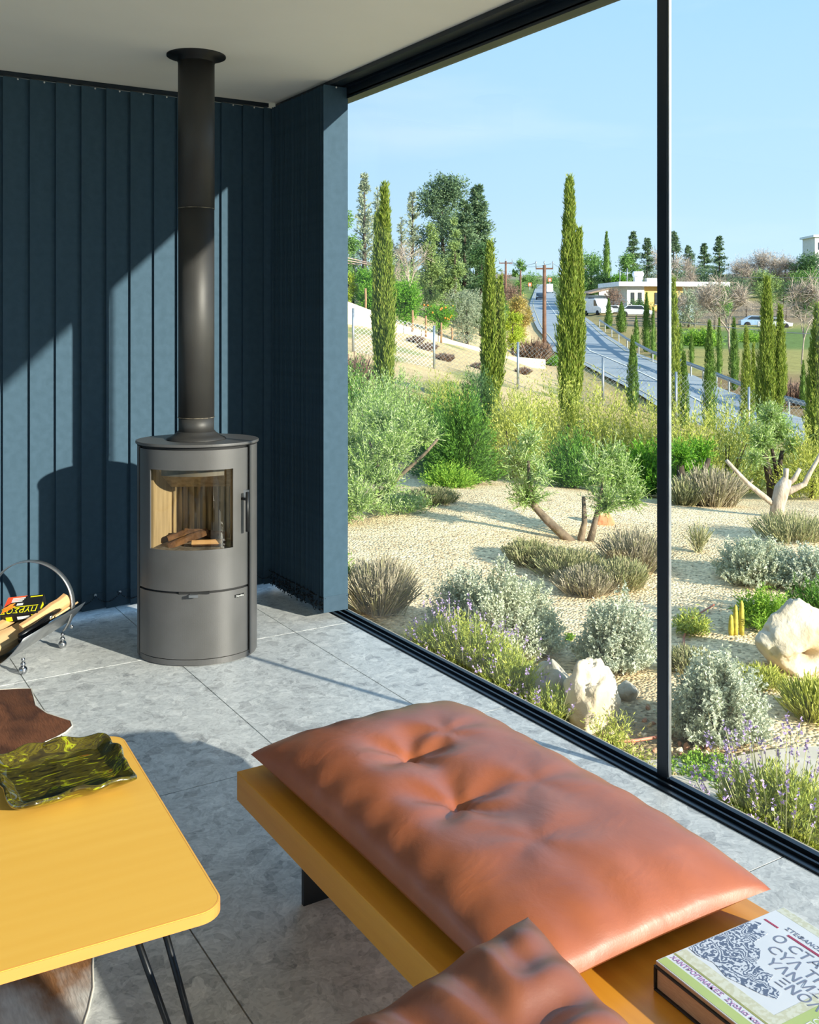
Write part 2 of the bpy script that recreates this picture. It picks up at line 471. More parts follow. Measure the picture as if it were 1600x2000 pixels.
for a_, b_ in ((66.5, 128), (-128, -66.5)): shell(MB(), a_, b_, 0.012, 0.868, 0.006, 1.0).build('side_panel', MT['stove'], stove)
shell(MB(), 129, 231, 0.02, 0.866, 0.005, 0.995).build('back_panel', MT['stove'], stove)
DA, WA, WZ0, WZ1 = 62.5, 43.5, 0.462, 0.785
dm = MB()
shell(dm, -DA, DA, 0.300, WZ0, 0.008); shell(dm, -DA, DA, WZ1, 0.862, 0.008)
shell(dm, -DA, -WA, WZ0, WZ1, 0.008); shell(dm, WA, DA, WZ0, WZ1, 0.008)
door = dm.build('door', MT['stove'], stove)
shell(MB(), -WA - 3, WA + 3, WZ0 - 0.01, WZ1 + 0.01, 0.003, 0.962).build('glass_pane', MT['stoveglass'], door)
wt = MB()
for a_, b_ in ((-WA - 0.4, -WA + 1.2), (WA - 1.2, WA + 0.4)): shell(wt, a_, b_, WZ0, WZ1, 0.004, 1.002)
shell(wt, -WA, WA, WZ0 - 0.003, WZ0 + 0.002, 0.004, 1.002); shell(wt, -WA, WA, WZ1 - 0.002, WZ1 + 0.003, 0.004, 1.002)
wt.build('window_rim', MT['stove'], door)
hd = MB(); hx, hy = [q * 1.0 for q in arc(54, 55, 1.0, 1)[0]]
nx, ny = math.sin(math.radians(50)), -math.cos(math.radians(50))
q0 = (hx + nx * 0.03, hy + ny * 0.03)
hd.tube([(q0[0], q0[1], 0.525), (q0[0], q0[1], 0.685)], 0.0075, 10)
hd.tube([(hx, hy, 0.655), (q0[0], q0[1], 0.655)], 0.006, 8)
hd.build('handle', MT['black'], door)
bk = MB(); bx_, by_ = arc(60, 61, 1.0, 1)[0]
bk.box(bx_ - 0.012, bx_ + 0.012, by_ - 0.012, by_ + 0.004, 0.648, 0.688); bk.build('latch', MT['satin'], door)
dr = MB(); shell(dr, -DA, DA, 0.030, 0.291, 0.008); drw = dr.build('ash_drawer', MT['stove'], stove)
lt = MB(); lt.box(-0.016, 0.016, -0.022, 0.02, 0.286, 0.292); lt.box(-0.018, 0.018, -0.026, -0.020, 0.283, 0.293)
o = lt.build('air_lever', MT['satin'], stove); ax_, ay_ = arc(4, 5, 1.0, 1)[0]; o.location = (ax_, ay_, 0); o.rotation_euler = (0, 0, math.radians(4))
MB().box(ax_ - 0.06, ax_ + 0.06, ay_ - 0.0012, ay_ + 0.01, 0.290, 0.2985).build('lever_slot', MT['stove_in'], stove)
bd = MB(); shell(bd, 44, 56, 0.258, 0.270, 0.003, 1.008); bdg = bd.build('badge', MT['black'], drw)
bx2, by2 = arc(50, 51, 1.0, 1)[0]
txt('badge_lettering', 'Nordica', 0.0115, MT['clip'], bdg, (bx2 + 0.004 * nx, by2 + 0.004 * ny, 0.2605), (PI / 2, 0, math.radians(44)), 'CENTER', 0.0004, 0.95)
# firebox
fb = MB()
for i in range(3):
    a_ = -0.15 + 0.1 * i
    q = MB(); q.box(a_ + 0.001, a_ + 0.099, 0.085, 0.105, 0.43, 0.80)
    for g_ in range(4): q.box(a_ + 0.012 + g_ * 0.024, a_ + 0.024 + g_ * 0.024, 0.078, 0.086, 0.43, 0.80)
    q.build('liner_board', MT['soot'], stove)
Ml = Matrix.Translation((-0.155, 0.0, 0)) @ Matrix.Rotation(math.radians(-14), 4, 'Z')
MB().box(-0.01, 0.01, -0.085, 0.10, 0.43, 0.80, Ml).build('liner_board', MT['brick'], stove)
Mr = Matrix.Translation((0.155, 0.0, 0)) @ Matrix.Rotation(math.radians(14), 4, 'Z')
MB().box(-0.01, 0.01, -0.085, 0.10, 0.43, 0.80, Mr).build('liner_board', MT['soot'], stove)
Mbf = Matrix.Translation((0, 0.0, 0.735)) @ Matrix.Rotation(math.radians(-35), 4, 'X')
MB().box(-0.15, 0.15, -0.09, 0.10, -0.006, 0.006, Mbf).build('baffle_board', MT['brick'], stove)
shell(MB(), -40, 40, 0.752, 0.79, 0.004, 0.80).build('baffle_bracket', MT['grey_bracket'], stove)
MT['ash'] = pmat('ash_bed', (150, 142, 130), (96, 90, 84), 25, 0.95, bump=0.5, bscale=60)
MB().prism(full(0.9), 0.43, 0.452).build('hearth_bed', MT['ash'], stove)
MT['bark'] = pmat('log_bark', (128, 92, 60), (86, 60, 40), 30, 0.9, bump=0.6, bscale=60)
MT['log'] = woodmat('split_log_wood', (214, 174, 124), (176, 130, 82), 'x', 5, 0.8, 0.0)
MT['log2'] = woodmat('pale_split_log', (220, 190, 142), (186, 150, 104), 'x', 4, 0.85, 0.0)


def log(name, label, L, r, loc, rot, mat, group, seed=0, bark=True):
    rnd = random.Random(seed)
    t = thing(name, label, 'firewood', loc, 0, group); t.rotation_euler = rot
    n = 9; prof = []
    for i in range(n):   # a split wedge: arc of bark plus two split faces
        a_ = math.radians(-58 + 116 * i / (n - 1)); prof.append((r * math.sin(a_) * rnd.uniform(.95, 1.05), r * (math.cos(a_) - 0.35) * rnd.uniform(.95, 1.05)))
    prof.append((rnd.uniform(-0.3, 0.3) * r, -0.62 * r))
    m = len(prof); b = MB(); ks = 7; vs = []
    for k_ in range(ks):
        x = -L / 2 + L * k_ / (ks - 1); s_ = rnd.uniform(0.9, 1.08); oy = rnd.uniform(-.05, .05) * r
        vs += [(x + rnd.uniform(-.01, .01) * (L if k_ in (0, ks - 1) else 0.3 * L), p[0] * s_ + oy, p[1] * s_) for p in prof]
    bf_, sf_ = [], []
    for k_ in range(ks - 1):
        for i in range(m):
            q = (k_ * m + i, k_ * m + (i + 1) % m, (k_ + 1) * m + (i + 1) % m, (k_ + 1) * m + i)
            (bf_ if i < n - 1 else sf_).append(q)
    ends = [tuple(range(m))[::-1], tuple(range((ks - 1) * m, ks * m))]
    b2 = MB().add(vs, sf_ + ends); b2.build('split_wood', mat, t)
    if bark: MB().add(vs, bf_, True).build('bark', MT['bark'], t)
    else: MB().add(vs, bf_).build('rounded_side', mat, t)
    return t


def slocal(x, y, z):
    v = Matrix.Rotation(SROT, 4, 'Z') @ Vector((x, y, z)); return (stp[0] + v.x, stp[1] + v.y, z)


log('firewood_log', 'split log lying at a slant across the stove embers', 0.17, 0.026, slocal(-0.03, -0.05, 0.476), (0.5, -0.28, SROT + 0.35), MT['log'], 'split logs inside the stove', 1)
log('firewood_log', 'bark-covered log laid behind the others inside the stove', 0.17, 0.030, slocal(0.035, -0.005, 0.492), (2.2, 0.08, SROT - 0.1), MT['log'], 'split logs inside the stove', 2)
log('firewood_log', 'short log chip resting at the left of the stove embers', 0.09, 0.02, slocal(-0.075, -0.02, 0.487), (0.3, -0.3, SROT + 0.3), MT['log'], 'split logs inside the stove', 3)
log('firewood_log', 'flat reddish log piece in front inside the stove', 0.12, 0.022, slocal(0.05, -0.08, 0.468), (3.0, 0.0, SROT + 0.1), MT['log'], 'split logs inside the stove', 4)

# ------------------------------------------------------------------ flue
fp = PX(383.5, 4.19, 0)
fl_ = thing('flue_pipe', 'black steel flue pipe rising from the stove to the ceiling', 'flue pipe', (fp[0], fp[1], 0.886))
R = 0.0755
cl = MB(); cl.lathe([(0.122, 0.0), (0.122, 0.004), (0.10, 0.014), (R + 0.004, 0.03), (R + 0.002, 0.034)], 48); cl.build('collar', MT['flue'], fl_)
MB().lathe([(R * 0.97, 0.02), (R * 0.97, 0.092)], 48).build('pipe_section', MT['flue'], fl_)
MB().lathe([(R * 0.985, 0.092), (R * 0.985, 0.962)], 48).build('pipe_section', MT['flue'], fl_)
MB().lathe([(R, 0.966), (R, H - 0.886)], 48).build('pipe_section', MT['flue'], fl_)
MT['seam'] = pmat('worn_seam', (150, 140, 122), (70, 66, 60), 60, 0.6, 0.3)
for z_ in (0.0915, 0.963): MB().lathe([(R + 0.0004, z_ - 0.0012), (R + 0.0012, z_), (R + 0.0004, z_ + 0.0012)], 48).build('joint_seam', MT['seam'], fl_)
MB().lathe([(R + 0.002, H - 0.886 - 0.03), (R + 0.002, H - 0.886 - 0.009), (0.122, H - 0.886 - 0.006), (0.122, H - 0.886)], 48).build('ceiling_rosette', MT['black'], fl_)

# ------------------------------------------------------------------ log holder with wood, firelighter box, tongs
fA, fB = atz(45, 1317, 0), atz(122, 1266, 0)
av = (fB - fA); av /= np.linalg.norm(av); cv = np.array([av[1], -av[0], 0])
hc = (fA + fB) / 2 - cv * 0.14
HR = math.atan2(av[1], av[0]) - PI / 2     # local y runs along the holder, local x across it
hol = thing('log_holder', 'curved steel log holder with a hoop handle and ball feet', 'log holder', hc, HR)


def lw(x, y, z):
    v = Matrix.Rotation(HR, 4, 'Z') @ Vector((x, y, z)); return (hc[0] + v.x, hc[1] + v.y, z)


def cross(u):     # cradle section, u in -1..1
    x = 0.205 * u; return x, 0.046 + 0.132 * abs(u) ** 2.3


sh = MB(); sh.grid(lambda u, v: (cross(2 * u - 1)[0], -0.27 + 0.50 * v, cross(2 * u - 1)[1]), 28, 2)
o = sh.build('sheet', MT['satin'], hol); s_ = o.modifiers.new('solid', 'SOLIDIFY'); s_.thickness = 0.002
ft = MB()
for sx_ in (-1, 1):
    for sy_ in (-1, 1):
        q = MB(); q.sphere((0.14 * sx_, 0.157 * sy_, 0.017), 0.017, 20, 12); q.sphere((0.14 * sx_, 0.157 * sy_, 0.040), 0.010, 16, 10); q.sphere((0.14 * sx_, 0.157 * sy_, 0.058), 0.008, 14, 8)
        q.build('ball_foot', MT['steel'], hol)
hp = []
for i in range(41):
    a_ = math.radians(-38 + 256 * i / 40); hp.append((0.185 * math.cos(a_), 0.157, 0.185 + 0.175 * math.sin(a_)))
hb = MB()
for w_ in (0,):
    def hf(u, v):
        k_ = int(round(u * 40)); p = hp[k_]
        return (p[0] * 1.0, p[1] - 0.014 + 0.028 * v, p[2])
    hb.grid(hf, 40, 1)
o = hb.build('hoop_handle', MT['satin'], hol); s_ = o.modifiers.new('solid', 'SOLIDIFY'); s_.thickness = 0.005
bo = MB(); bo.sphere((0.190, 0.140, 0.098), 0.008, 12, 8); bo.build('bolt', MT['steel'], hol)
g_ = 'firewood in the log holder'


def loglw(label, a, b, r, mat, seed, bark=True, roll=0.4):
    p0, p1 = Vector(lw(*a)), Vector(lw(*b)); dv_ = p1 - p0
    e_ = (dv_.to_track_quat('X', 'Z').to_matrix() @ Matrix.Rotation(roll, 3, 'X')).to_euler()
    return log('firewood_log', label, dv_.length, r, tuple((p0 + p1) / 2), e_, mat, g_, seed, bark)


loglw('broad split log lying lowest across the holder', (0.025, -0.25, 0.105), (0.02, 0.18, 0.105), 0.066, MT['log2'], 6, False, 2.7)
loglw('pale split log end at the left of the log holder', (-0.20, -0.10, 0.165), (-0.045, -0.03, 0.185), 0.052, MT['log2'], 5, False, 2.2)
loglw('slim split log leaning up beside the firelighter box', (0.075, -0.05, 0.135), (0.16, 0.16, 0.205), 0.032, MT['log'], 7, False, 1.0)
loglw('thin log with bark lying under the firelighter box', (-0.04, -0.10, 0.135), (-0.01, 0.2, 0.15), 0.036, MT['log'], 8, True, 2.9)
loglw('log end sticking out at the bottom left of the holder', (-0.02, -0.36, 0.085), (0.0, -0.20, 0.08), 0.036, MT['log2'], 9, False, 0.3)
MT['box_black'] = pmat('printed_black_card', (20, 20, 20), (28, 28, 28), 20, 0.35)
MT['yellow'] = pmat('print_yellow', (236, 226, 20), None, 10, 0.5)
MT['red'] = pmat('print_red', (222, 40, 34), (236, 90, 40), 6, 0.5)
MT['orange'] = pmat('print_orange', (244, 128, 30), (250, 170, 60), 8, 0.5)
MT['white'] = pmat('print_white', (226, 226, 224), None, 10, 0.5)
bl = lw(0.015, 0.06, 0.205)
fbx = thing('firelighter_box', 'black and yellow firelighter box lying on the logs', 'box', bl); fbx.rotation_euler = (-0.38, 0.10, PI - 0.50)
MB().box(-0.075, 0.075, -0.06, 0.06, -0.036, 0.0).build('carton', MT['box_black'], fbx, bevel=0.002)
txt('lettering', 'ΠΥΡΣΟΣ', 0.046, MT['yellow'], fbx, (-0.068, 0.018, 0.0006), (0, 0, 0), 'LEFT', 0.0003, 0.78)
fr = MB(); fr.box(-0.066, 0.064, 0.010, 0.0135, 0.0, 0.0008); fr.box(-0.07, -0.02, -0.052, -0.046, 0, 0.0008); fr.build('yellow_rule', MT['yellow'], fbx)
fr = MB(); fr.prism([(0.075, -0.06), (0.075, 0.0), (0.055, -0.02), (0.03, -0.03), (-0.005, -0.06)], 0, 0.0007); fr.build('red_panel', MT['red'], fbx)
fr = MB(); fr.prism([(0.075, 0.045), (0.04, 0.02), (0.028, 0.004), (0.042, 0.0), (0.034, -0.016), (0.055, -0.01), (0.06, 0.0), (0.075, 0.01)], 0, 0.0009); fr.build('flame_print', MT['orange'], fbx)
fr = MB()
for i in range(3): fr.box(0.0 + i * 0.004, 0.052, -0.05 + i * 0.010, -0.043 + i * 0.010, 0, 0.0011)
fr.box(0.0, 0.025, -0.012, 0.002, 0, 0.001); fr.build('white_print', MT['white'], fbx)
fr = MB(); fr.box(-0.04, 0.01, 0.0605, 0.061, -0.026, -0.012); fr.build('white_label', MT['white'], fbx)
fr = MB(); fr.box(0.03, 0.055, 0.0605, 0.061, -0.03, -0.01); fr.box(-0.0757, -0.0752, -0.02, 0.02, -0.03, -0.01); fr.box(-0.062, -0.048, 0.0605, 0.061, -0.03, -0.008); fr.build('yellow_label', MT['yellow'], fbx)
MT['iron'] = pmat('black_iron', (40, 42, 46), (28, 30, 33), 12, 0.35, 0.7)
q0, q1 = np.array(lw(0.125, -0.15, 0.130)), np.array(lw(0.155, 0.12, 0.165))
tg = thing('fire_tongs', 'black iron fire tongs lying along the edge of the log holder', 'fire tongs', q0)
tt = MB(); dv = q1 - q0
for k_, off in enumerate((0.0, 0.016)):
    m_ = MB(); m_.tube([(0, 0, off), tuple(dv * 0.33 + [0, 0, off]), tuple(dv * 0.66 + [0, 0, off + 0.004]), tuple(dv + [0, 0, off])], [0.013, 0.011, 0.009, 0.010], 8)
    m_.build('arm', MT['iron'], tg)
m_ = MB(); m_.sphere(tuple(dv * 0.7 + [0, 0, 0.012]), 0.012, 10, 8); m_.build('pivot', MT['satin'], tg)
for i, (a_, b_, l_) in enumerate((((0.165, 0.05, 0.165), (0.18, 0.21, 0.18), 'pale kindling stick at the right tip of the log holder'), ((0.15, 0.03, 0.16), (0.165, 0.13, 0.17), 'short kindling stick beside the tongs'))):
    p0, p1 = np.array(lw(*a_)), np.array(lw(*b_))
    b = MB(); b.tube([(0, 0, 0), tuple((p1 - p0) * 0.5), tuple(p1 - p0)], [0.005, 0.006, 0.005], 5)
    tag(b.build('kindling_stick', MT['log2'], None, tuple(p0)), l_, 'firewood', 'kindling in the log holder')

# ------------------------------------------------------------------ cowhide rug
MT['hide'] = None
m, n, b = newmat('cowhide'); setp(b, Roughness=0.75); b.inputs['Specular IOR Level'].default_value = 0.3
t = n.nodes.new('ShaderNodeTexCoord'); no = n.nodes.new('ShaderNodeTexNoise'); no.inputs['Scale'].default_value = 3.4; no.inputs['Detail'].default_value = 7
mp_ = n.nodes.new('ShaderNodeMapping'); mp_.inputs['Scale'].default_value = (1, 0.6, 1); mp_.inputs['Location'].default_value = (0.3, 0.1, 0)
n.links.new(t.outputs['Object'], mp_.inputs[0]); n.links.new(mp_.outputs[0], no.inputs[0])
sx = n.nodes.new('ShaderNodeSeparateXYZ'); n.links.new(t.outputs['Object'], sx.inputs[0])
mr = n.nodes.new('ShaderNodeMapRange'); mr.inputs[1].default_value = -1.15; mr.inputs[2].default_value = 0.05; mr.inputs[3].default_value = -0.075; mr.inputs[4].default_value = 0.36
n.links.new(sx.outputs['Y'], mr.inputs[0])
ad = n.nodes.new('ShaderNodeMath'); ad.operation = 'ADD'; n.links.new(no.outputs[0], ad.inputs[0]); n.links.new(mr.outputs[0], ad.inputs[1])
r_ = n.nodes.new('ShaderNodeValToRGB'); el = r_.color_ramp.elements
el[0].position = 0.40; el[0].color = lin((226, 224, 220)); el[1].position = 0.98; el[1].color = lin((96, 58, 38))
q = el.new(0.50); q.color = lin((150, 104, 66)); q = el.new(0.62); q.color = lin((124, 76, 48)); q = el.new(0.80); q.color = lin((84, 50, 34)); q = el.new(0.88); q.color = lin((126, 78, 52))
n.links.new(ad.outputs[0], r_.inputs[0])
nf = n.nodes.new('ShaderNodeTexNoise'); nf.inputs['Scale'].default_value = 60; m3 = n.nodes.new('ShaderNodeMapping'); m3.inputs['Scale'].default_value = (3, 0.5, 1)
n.links.new(t.outputs['Object'], m3.inputs[0]); n.links.new(m3.outputs[0], nf.inputs[0])
mm = n.nodes.new('ShaderNodeMixRGB'); mm.blend_type = 'MULTIPLY'; mm.inputs[0].default_value = 0.45; n.links.new(r_.outputs[0], mm.inputs[1]); n.links.new(nf.outputs[0], mm.inputs[2])
n.links.new(mm.outputs[0], b.inputs['Base Color'])
bp = n.nodes.new('ShaderNodeBump'); bp.inputs['Strength'].default_value = 0.5; bp.inputs['Distance'].default_value = 0.004; n.links.new(nf.outputs[0], bp.inputs['Height']); n.links.new(bp.outputs[0], b.inputs['Normal'])
MT['hide'] = m
MT['hide_edge'] = pmat('hide_cut_edge', (214, 206, 192), None, 10, 0.8)
vis = [atz(*q, 0.004)[:2] for q in [(0, 1347), (35, 1345), (61, 1345), (66, 1362), (70, 1378), (92, 1393), (120, 1402), (138, 1408), (141, 1418), (128, 1430), (108, 1441), (88, 1449), (88, 1459), (104, 1465), (125, 1470)]]
vis += [(0.66, 3.1), (0.60, 2.85), (0.63, 2.6), (0.60, 2.4)] + [tuple(atz(*q, 0.004)[:2]) for q in [(183, 1852), (181, 1890), (182, 1930), (172, 1975), (160, 2010), (150, 2060)]]
vis += [(0.42, 1.75), (0.2, 1.6), (-0.1, 1.7), (-0.4, 1.55), (-0.6, 1.7), (-0.55, 2.1), (-0.72, 2.6), (-0.6, 3.0), (-0.75, 3.5), (-0.5, 3.85), (-0.2, 3.8), (0.1, 4.1), (0.4, 3.95)]
rg_poly = [(p[0] - 0.2, p[1] - 3.2) for p in vis]
rug = MB().prism(rg_poly, 0.0005, 0.0045).build('cowhide_rug', MT['hide'], None, (0.2, 3.2, 0.0))
rug2 = tag(rug, 'brown and white cowhide rug lying under the coffee table', 'rug')
pe = MB(); np_ = len(rg_poly)
pe.tube([(p[0], p[1], 0.0035) for p in rg_poly], 0.0028, 5, closed=True); pe.build('cut_edge', MT['hide_edge'], rug)

# ------------------------------------------------------------------ coffee table
MT['oak'] = woodmat('yellow_oak_veneer', (238, 186, 84), (233, 178, 75), 'x', 5, 0.42, 0.15)
TZ = 0.40
tc_ = np.array([0.633, 1.592, 0]); TROT = math.radians(3.5)
ct = thing('coffee_table', 'low yellow oak coffee table with rounded corners and hairpin legs', 'table', (tc_[0], tc_[1], 0), -TROT)


def rrect(x0, x1, y0, y1, r, n=8):
    out = []
    for cx, cy, a0 in ((x1 - r, y1 - r, 0), (x0 + r, y1 - r, 90), (x0 + r, y0 + r, 180), (x1 - r, y0 + r, 270)):
        for i in range(n + 1):
            a_ = math.radians(a0 + 90 * i / n); out.append((cx + r * math.cos(a_), cy + r * math.sin(a_)))
    return out


MB().prism(rrect(-1.099, -0.001, 0.001, 0.799, 0.044), TZ - 0.019, TZ).build('table_top', MT['oak'], ct)
MT['edgeband'] = woodmat('orange_oak_edge', (214, 146, 72), (204, 134, 62), 'x', 5, 0.45, 0.1)
ro_, ri_ = rrect(-1.10, 0.0, 0.0, 0.80, 0.045), rrect(-1.096, -0.004, 0.004, 0.796, 0.041)
eb = MB(); ne = len(ro_)
eb.add([(p[0], p[1], z_) for z_ in (TZ - 0.0192, TZ - 0.001) for p in ro_] + [(p[0], p[1], z_) for z_ in (TZ - 0.0192, TZ + 0.0003) for p in ri_],
       [f for i in range(ne) for j in ((i + 1) % ne,) for f in ((i, j, ne + j, ne + i), (ne + i, ne + j, 3 * ne + j, 3 * ne + i), (2 * ne + i, 2 * ne + j, j, i))])
eb.build('edge_band', MT['edgeband'], ct)
hl = [atz(268, 1835, TZ - 0.02), atz(322, 1818, TZ - 0.02), atz(404, 2215, 0.005), atz(428, 2205, 0.005)]
Minv = (Matrix.Translation((tc_[0], tc_[1], 0)) @ Matrix.Rotation(-TROT, 4, 'Z')).inverted()
hl = [Minv @ Vector(tuple(q)) for q in hl]
for sx_, sy_ in ((1, 1), (-1, 1), (1, -1), (-1, -1)):
    def tr_(p): return ((p[0] if sx_ > 0 else -1.10 - p[0]), (p[1] if sy_ > 0 else 0.80 - p[1]), p[2])
    m_ = MB(); a0, b0, a1, b1 = hl
    mid = (a1 + b1) / 2; 
    pts = [a0, a0.lerp(a1, 0.5), a1.lerp(a0, 0.04) + Vector((0, 0, 0.006)), mid + Vector((0, 0, 0.006)), b1.lerp(b0, 0.04) + Vector((0, 0, 0.006)), b0.lerp(b1, 0.5), b0]
    m_.tube([tr_(p) for p in pts], 0.0058, 10); m_.build('hairpin_leg', MT['iron'], ct)

# ------------------------------------------------------------------ glass tray
m, n, b = newmat('swirled_glass'); setp(b, Roughness=0.06); b.inputs['Coat Weight'].default_value = 1.0; b.inputs['Coat Roughness'].default_value = 0.03
t = n.nodes.new('ShaderNodeTexCoord'); mp_ = n.nodes.new('ShaderNodeMapping'); mp_.inputs['Scale'].default_value = (5, 17, 12); mp_.inputs['Rotation'].default_value = (0, 0, 0.15)
no = n.nodes.new('ShaderNodeTexNoise'); no.inputs['Scale'].default_value = 2.3; no.inputs['Detail'].default_value = 4; no.inputs['Distortion'].default_value = 2.2
n.links.new(t.outputs['Object'], mp_.inputs[0]); n.links.new(mp_.outputs[0], no.inputs[0])
r_ = n.nodes.new('ShaderNodeValToRGB'); el = r_.color_ramp.elements; el[0].position = 0.30; el[0].color = lin((34, 27, 8)); el[1].position = 0.78; el[1].color = lin((190, 84, 26))
for p_, c_ in ((0.40, (58, 50, 12)), (0.47, (92, 84, 18)), (0.53, (62, 50, 14)), (0.59, (110, 106, 20)), (0.64, (160, 168, 28)), (0.68, (90, 70, 20))):
    q = el.new(p_); q.color = lin(c_)
n.links.new(no.outputs[0], r_.inputs[0]); n.links.new(r_.outputs[0], b.inputs['Base Color']); b.inputs['Transmission Weight'].default_value = 0.12
MT['swirl'] = m
tcn = (atz(0, 1500, TZ) + atz(265, 1545, TZ)) / 2; tcn = np.array([0.503, 2.212, TZ])
TW, TL = 0.132, 0.142


def trayf(u, v):
    a, c = 2 * u - 1, 2 * v - 1
    r_ = max(abs(a), abs(c)); th = math.atan2(c, a)
    if r_ > 1e-6:   # square grid to rounded square
        k_ = r_ / (abs(a) ** 7 + abs(c) ** 7) ** (1 / 7)
        a, c = a * k_, c * k_
    wob = 0.022 * math.sin(5 * th + 0.6) + 0.016 * math.sin(9 * th + 2) + 0.012 * math.sin(14 * th)
    s_ = 1 + wob * r_ ** 3
    z = 0.004 + (0.027 + 0.004 * math.sin(4 * th + 1) + 0.004 * math.sin(11 * th)) * max(0, (r_ - 0.74) / 0.26) ** 1.4
    return (a * TW * s_, c * TL * s_, z)


ty = MB(); ty.grid(trayf, 48, 48)
tray = tag(ty.build('glass_tray', MT['swirl'], None, tuple(tcn)), 'wavy-rimmed olive green swirled glass tray on the coffee table', 'tray')
tray.rotation_euler = (0, 0, math.radians(1)); s_ = tray.modifiers.new('solid', 'SOLIDIFY'); s_.thickness = 0.010; s_.offset = 1
b_ = tray.modifiers.new('sub', 'SUBSURF'); b_.levels = 1; b_.render_levels = 1

# ------------------------------------------------------------------ bench, leather cushions
MT['teak'] = woodmat('amber_oak_bench', (226, 158, 52), (204, 134, 36), 'y', 4, 0.35, 0.3)
BZ = 0.32
bn = thing('bench', 'long low amber oak bench with black steel plate legs', 'bench', (1.207, 1.1, 0))
bs = MB().box(-0.300, 0.300, -1.0, 1.122, BZ - 0.068, BZ); bs.build('seat_slab', MT['teak'], bn, bevel=0.002)
for y_ in (1.045, -0.85): MB().box(-0.165, 0.165, y_ - 0.006, y_ + 0.006, 0.0, BZ - 0.068).build('plate_leg', MT['black'], bn)
m, n, b = newmat('cognac_leather'); setp(b, Roughness=0.42); b.inputs['Specular IOR Level'].default_value = 0.6; b.inputs['Coat Weight'].default_value = 0.5; b.inputs['Coat Roughness'].default_value = 0.38
t = n.nodes.new('ShaderNodeTexCoord')
no = n.nodes.new('ShaderNodeTexNoise'); no.inputs['Scale'].default_value = 6; no.inputs['Detail'].default_value = 6
r_ = n.nodes.new('ShaderNodeValToRGB'); r_.color_ramp.elements[0].position = 0.3; r_.color_ramp.elements[1].position = 0.7
r_.color_ramp.elements[0].color = lin((142, 74, 41)); r_.color_ramp.elements[1].color = lin((168, 92, 54))
n.links.new(t.outputs['Object'], no.inputs[0]); n.links.new(no.outputs[0], r_.inputs[0]); n.links.new(r_.outputs[0], b.inputs['Base Color'])
n2 = n.nodes.new('ShaderNodeTexNoise'); n2.inputs['Scale'].default_value = 320; n3 = n.nodes.new('ShaderNodeTexNoise'); n3.inputs['Scale'].default_value = 9; n3.inputs['Detail'].default_value = 3; n3.inputs['Distortion'].default_value = 0.8
n.links.new(t.outputs['Object'], n2.inputs[0]); n.links.new(t.outputs['Object'], n3.inputs[0])
bp = n.nodes.new('ShaderNodeBump'); bp.inputs['Strength'].default_value = 0.10; bp.inputs['Distance'].default_value = 0.002; n.links.new(n2.outputs[0], bp.inputs['Height'])
bp2 = n.nodes.new('ShaderNodeBump'); bp2.inputs['Strength'].default_value = 0.16; bp2.inputs['Distance'].default_value = 0.02; n.links.new(n3.outputs[0], bp2.inputs['Height']); n.links.new(bp.outputs[0], bp2.inputs['Normal'])
n.links.new(bp2.outputs[0], b.inputs['Normal'])
MT['leather'] = m
rc = np.random.default_rng(3)
WR = [(rc.uniform(-1, 1) * 26, rc.uniform(-1, 1) * 18, rc.uniform(0, 6.28), rc.uniform(0.3, 1.0)) for _ in range(14)]


def wr(x, y): return sum(a * math.sin(kx * x + ky * y + ph) for kx, ky, ph, a in WR) / 14


def cushion(name, label, lx, ly, tk, lo, dents, wrk=0.006, p=4.0, pin=0.03, nu=72, nv=110, gather=0.003, reach=0.72, gf=60, mat=None):
    mat = mat or MT['leather']
    root = thing(name, label, 'cushion')

    def f(u, v, top):
        a, c = 2 * u - 1, 2 * v - 1
        # cluster samples towards the rim
        a = math.sin(a * PI / 2) * 0.5 + a * 0.5; c = math.sin(c * PI / 2) * 0.5 + c * 0.5
        pr = max(0.0, (1 - abs(a) ** p)) ** 0.5 * max(0.0, (1 - abs(c) ** p)) ** 0.5
        x = a * lx / 2 * (1 - pin * (1 - c * c)); y = c * ly / 2 * (1 - pin * 0.7 * (1 - a * a))
        if not top: return (x, y, -lo * pr)
        z = tk * pr
        for dx, dy, dep, sg, fo in dents:
            rx, ry = x - dx, y - dy; r2_ = rx * rx + ry * ry; r1 = math.sqrt(r2_) + 1e-6
            z -= dep * math.exp(-r2_ / (2 * sg * sg)) + dep * 0.55 * math.exp(-(r1 / (sg * 0.28)) ** 2)
            th = math.atan2(ry, rx)
            z += fo * math.cos(5 * th + dx * 40) * math.exp(-((r1 - sg * 1.1) / (sg * 0.9)) ** 2)
        z += wrk * wr(x, y) * pr
        edge = max(abs(a), abs(c))
        if edge > reach:
            sx_, sy_ = abs(c) ** 6, abs(a) ** 6
            z += gather * (math.sin(x * gf + 4 * wr(y, x)) * sx_ + math.sin(y * gf + 4 * wr(x, y)) * sy_) / (sx_ + sy_) * min(1, (edge - reach) / (1 - reach) * 1.6) * pr
        return (x, y, z)
    t = MB(); t.grid(lambda u, v: f(u, v, True), nu, nv)
    t.build('leather_top', mat, root)
    t = MB(); t.grid(lambda u, v: f(u, v, False), nu // 2, nv // 2, flip=True)
    t.build('leather_underside', mat, root)
    return root


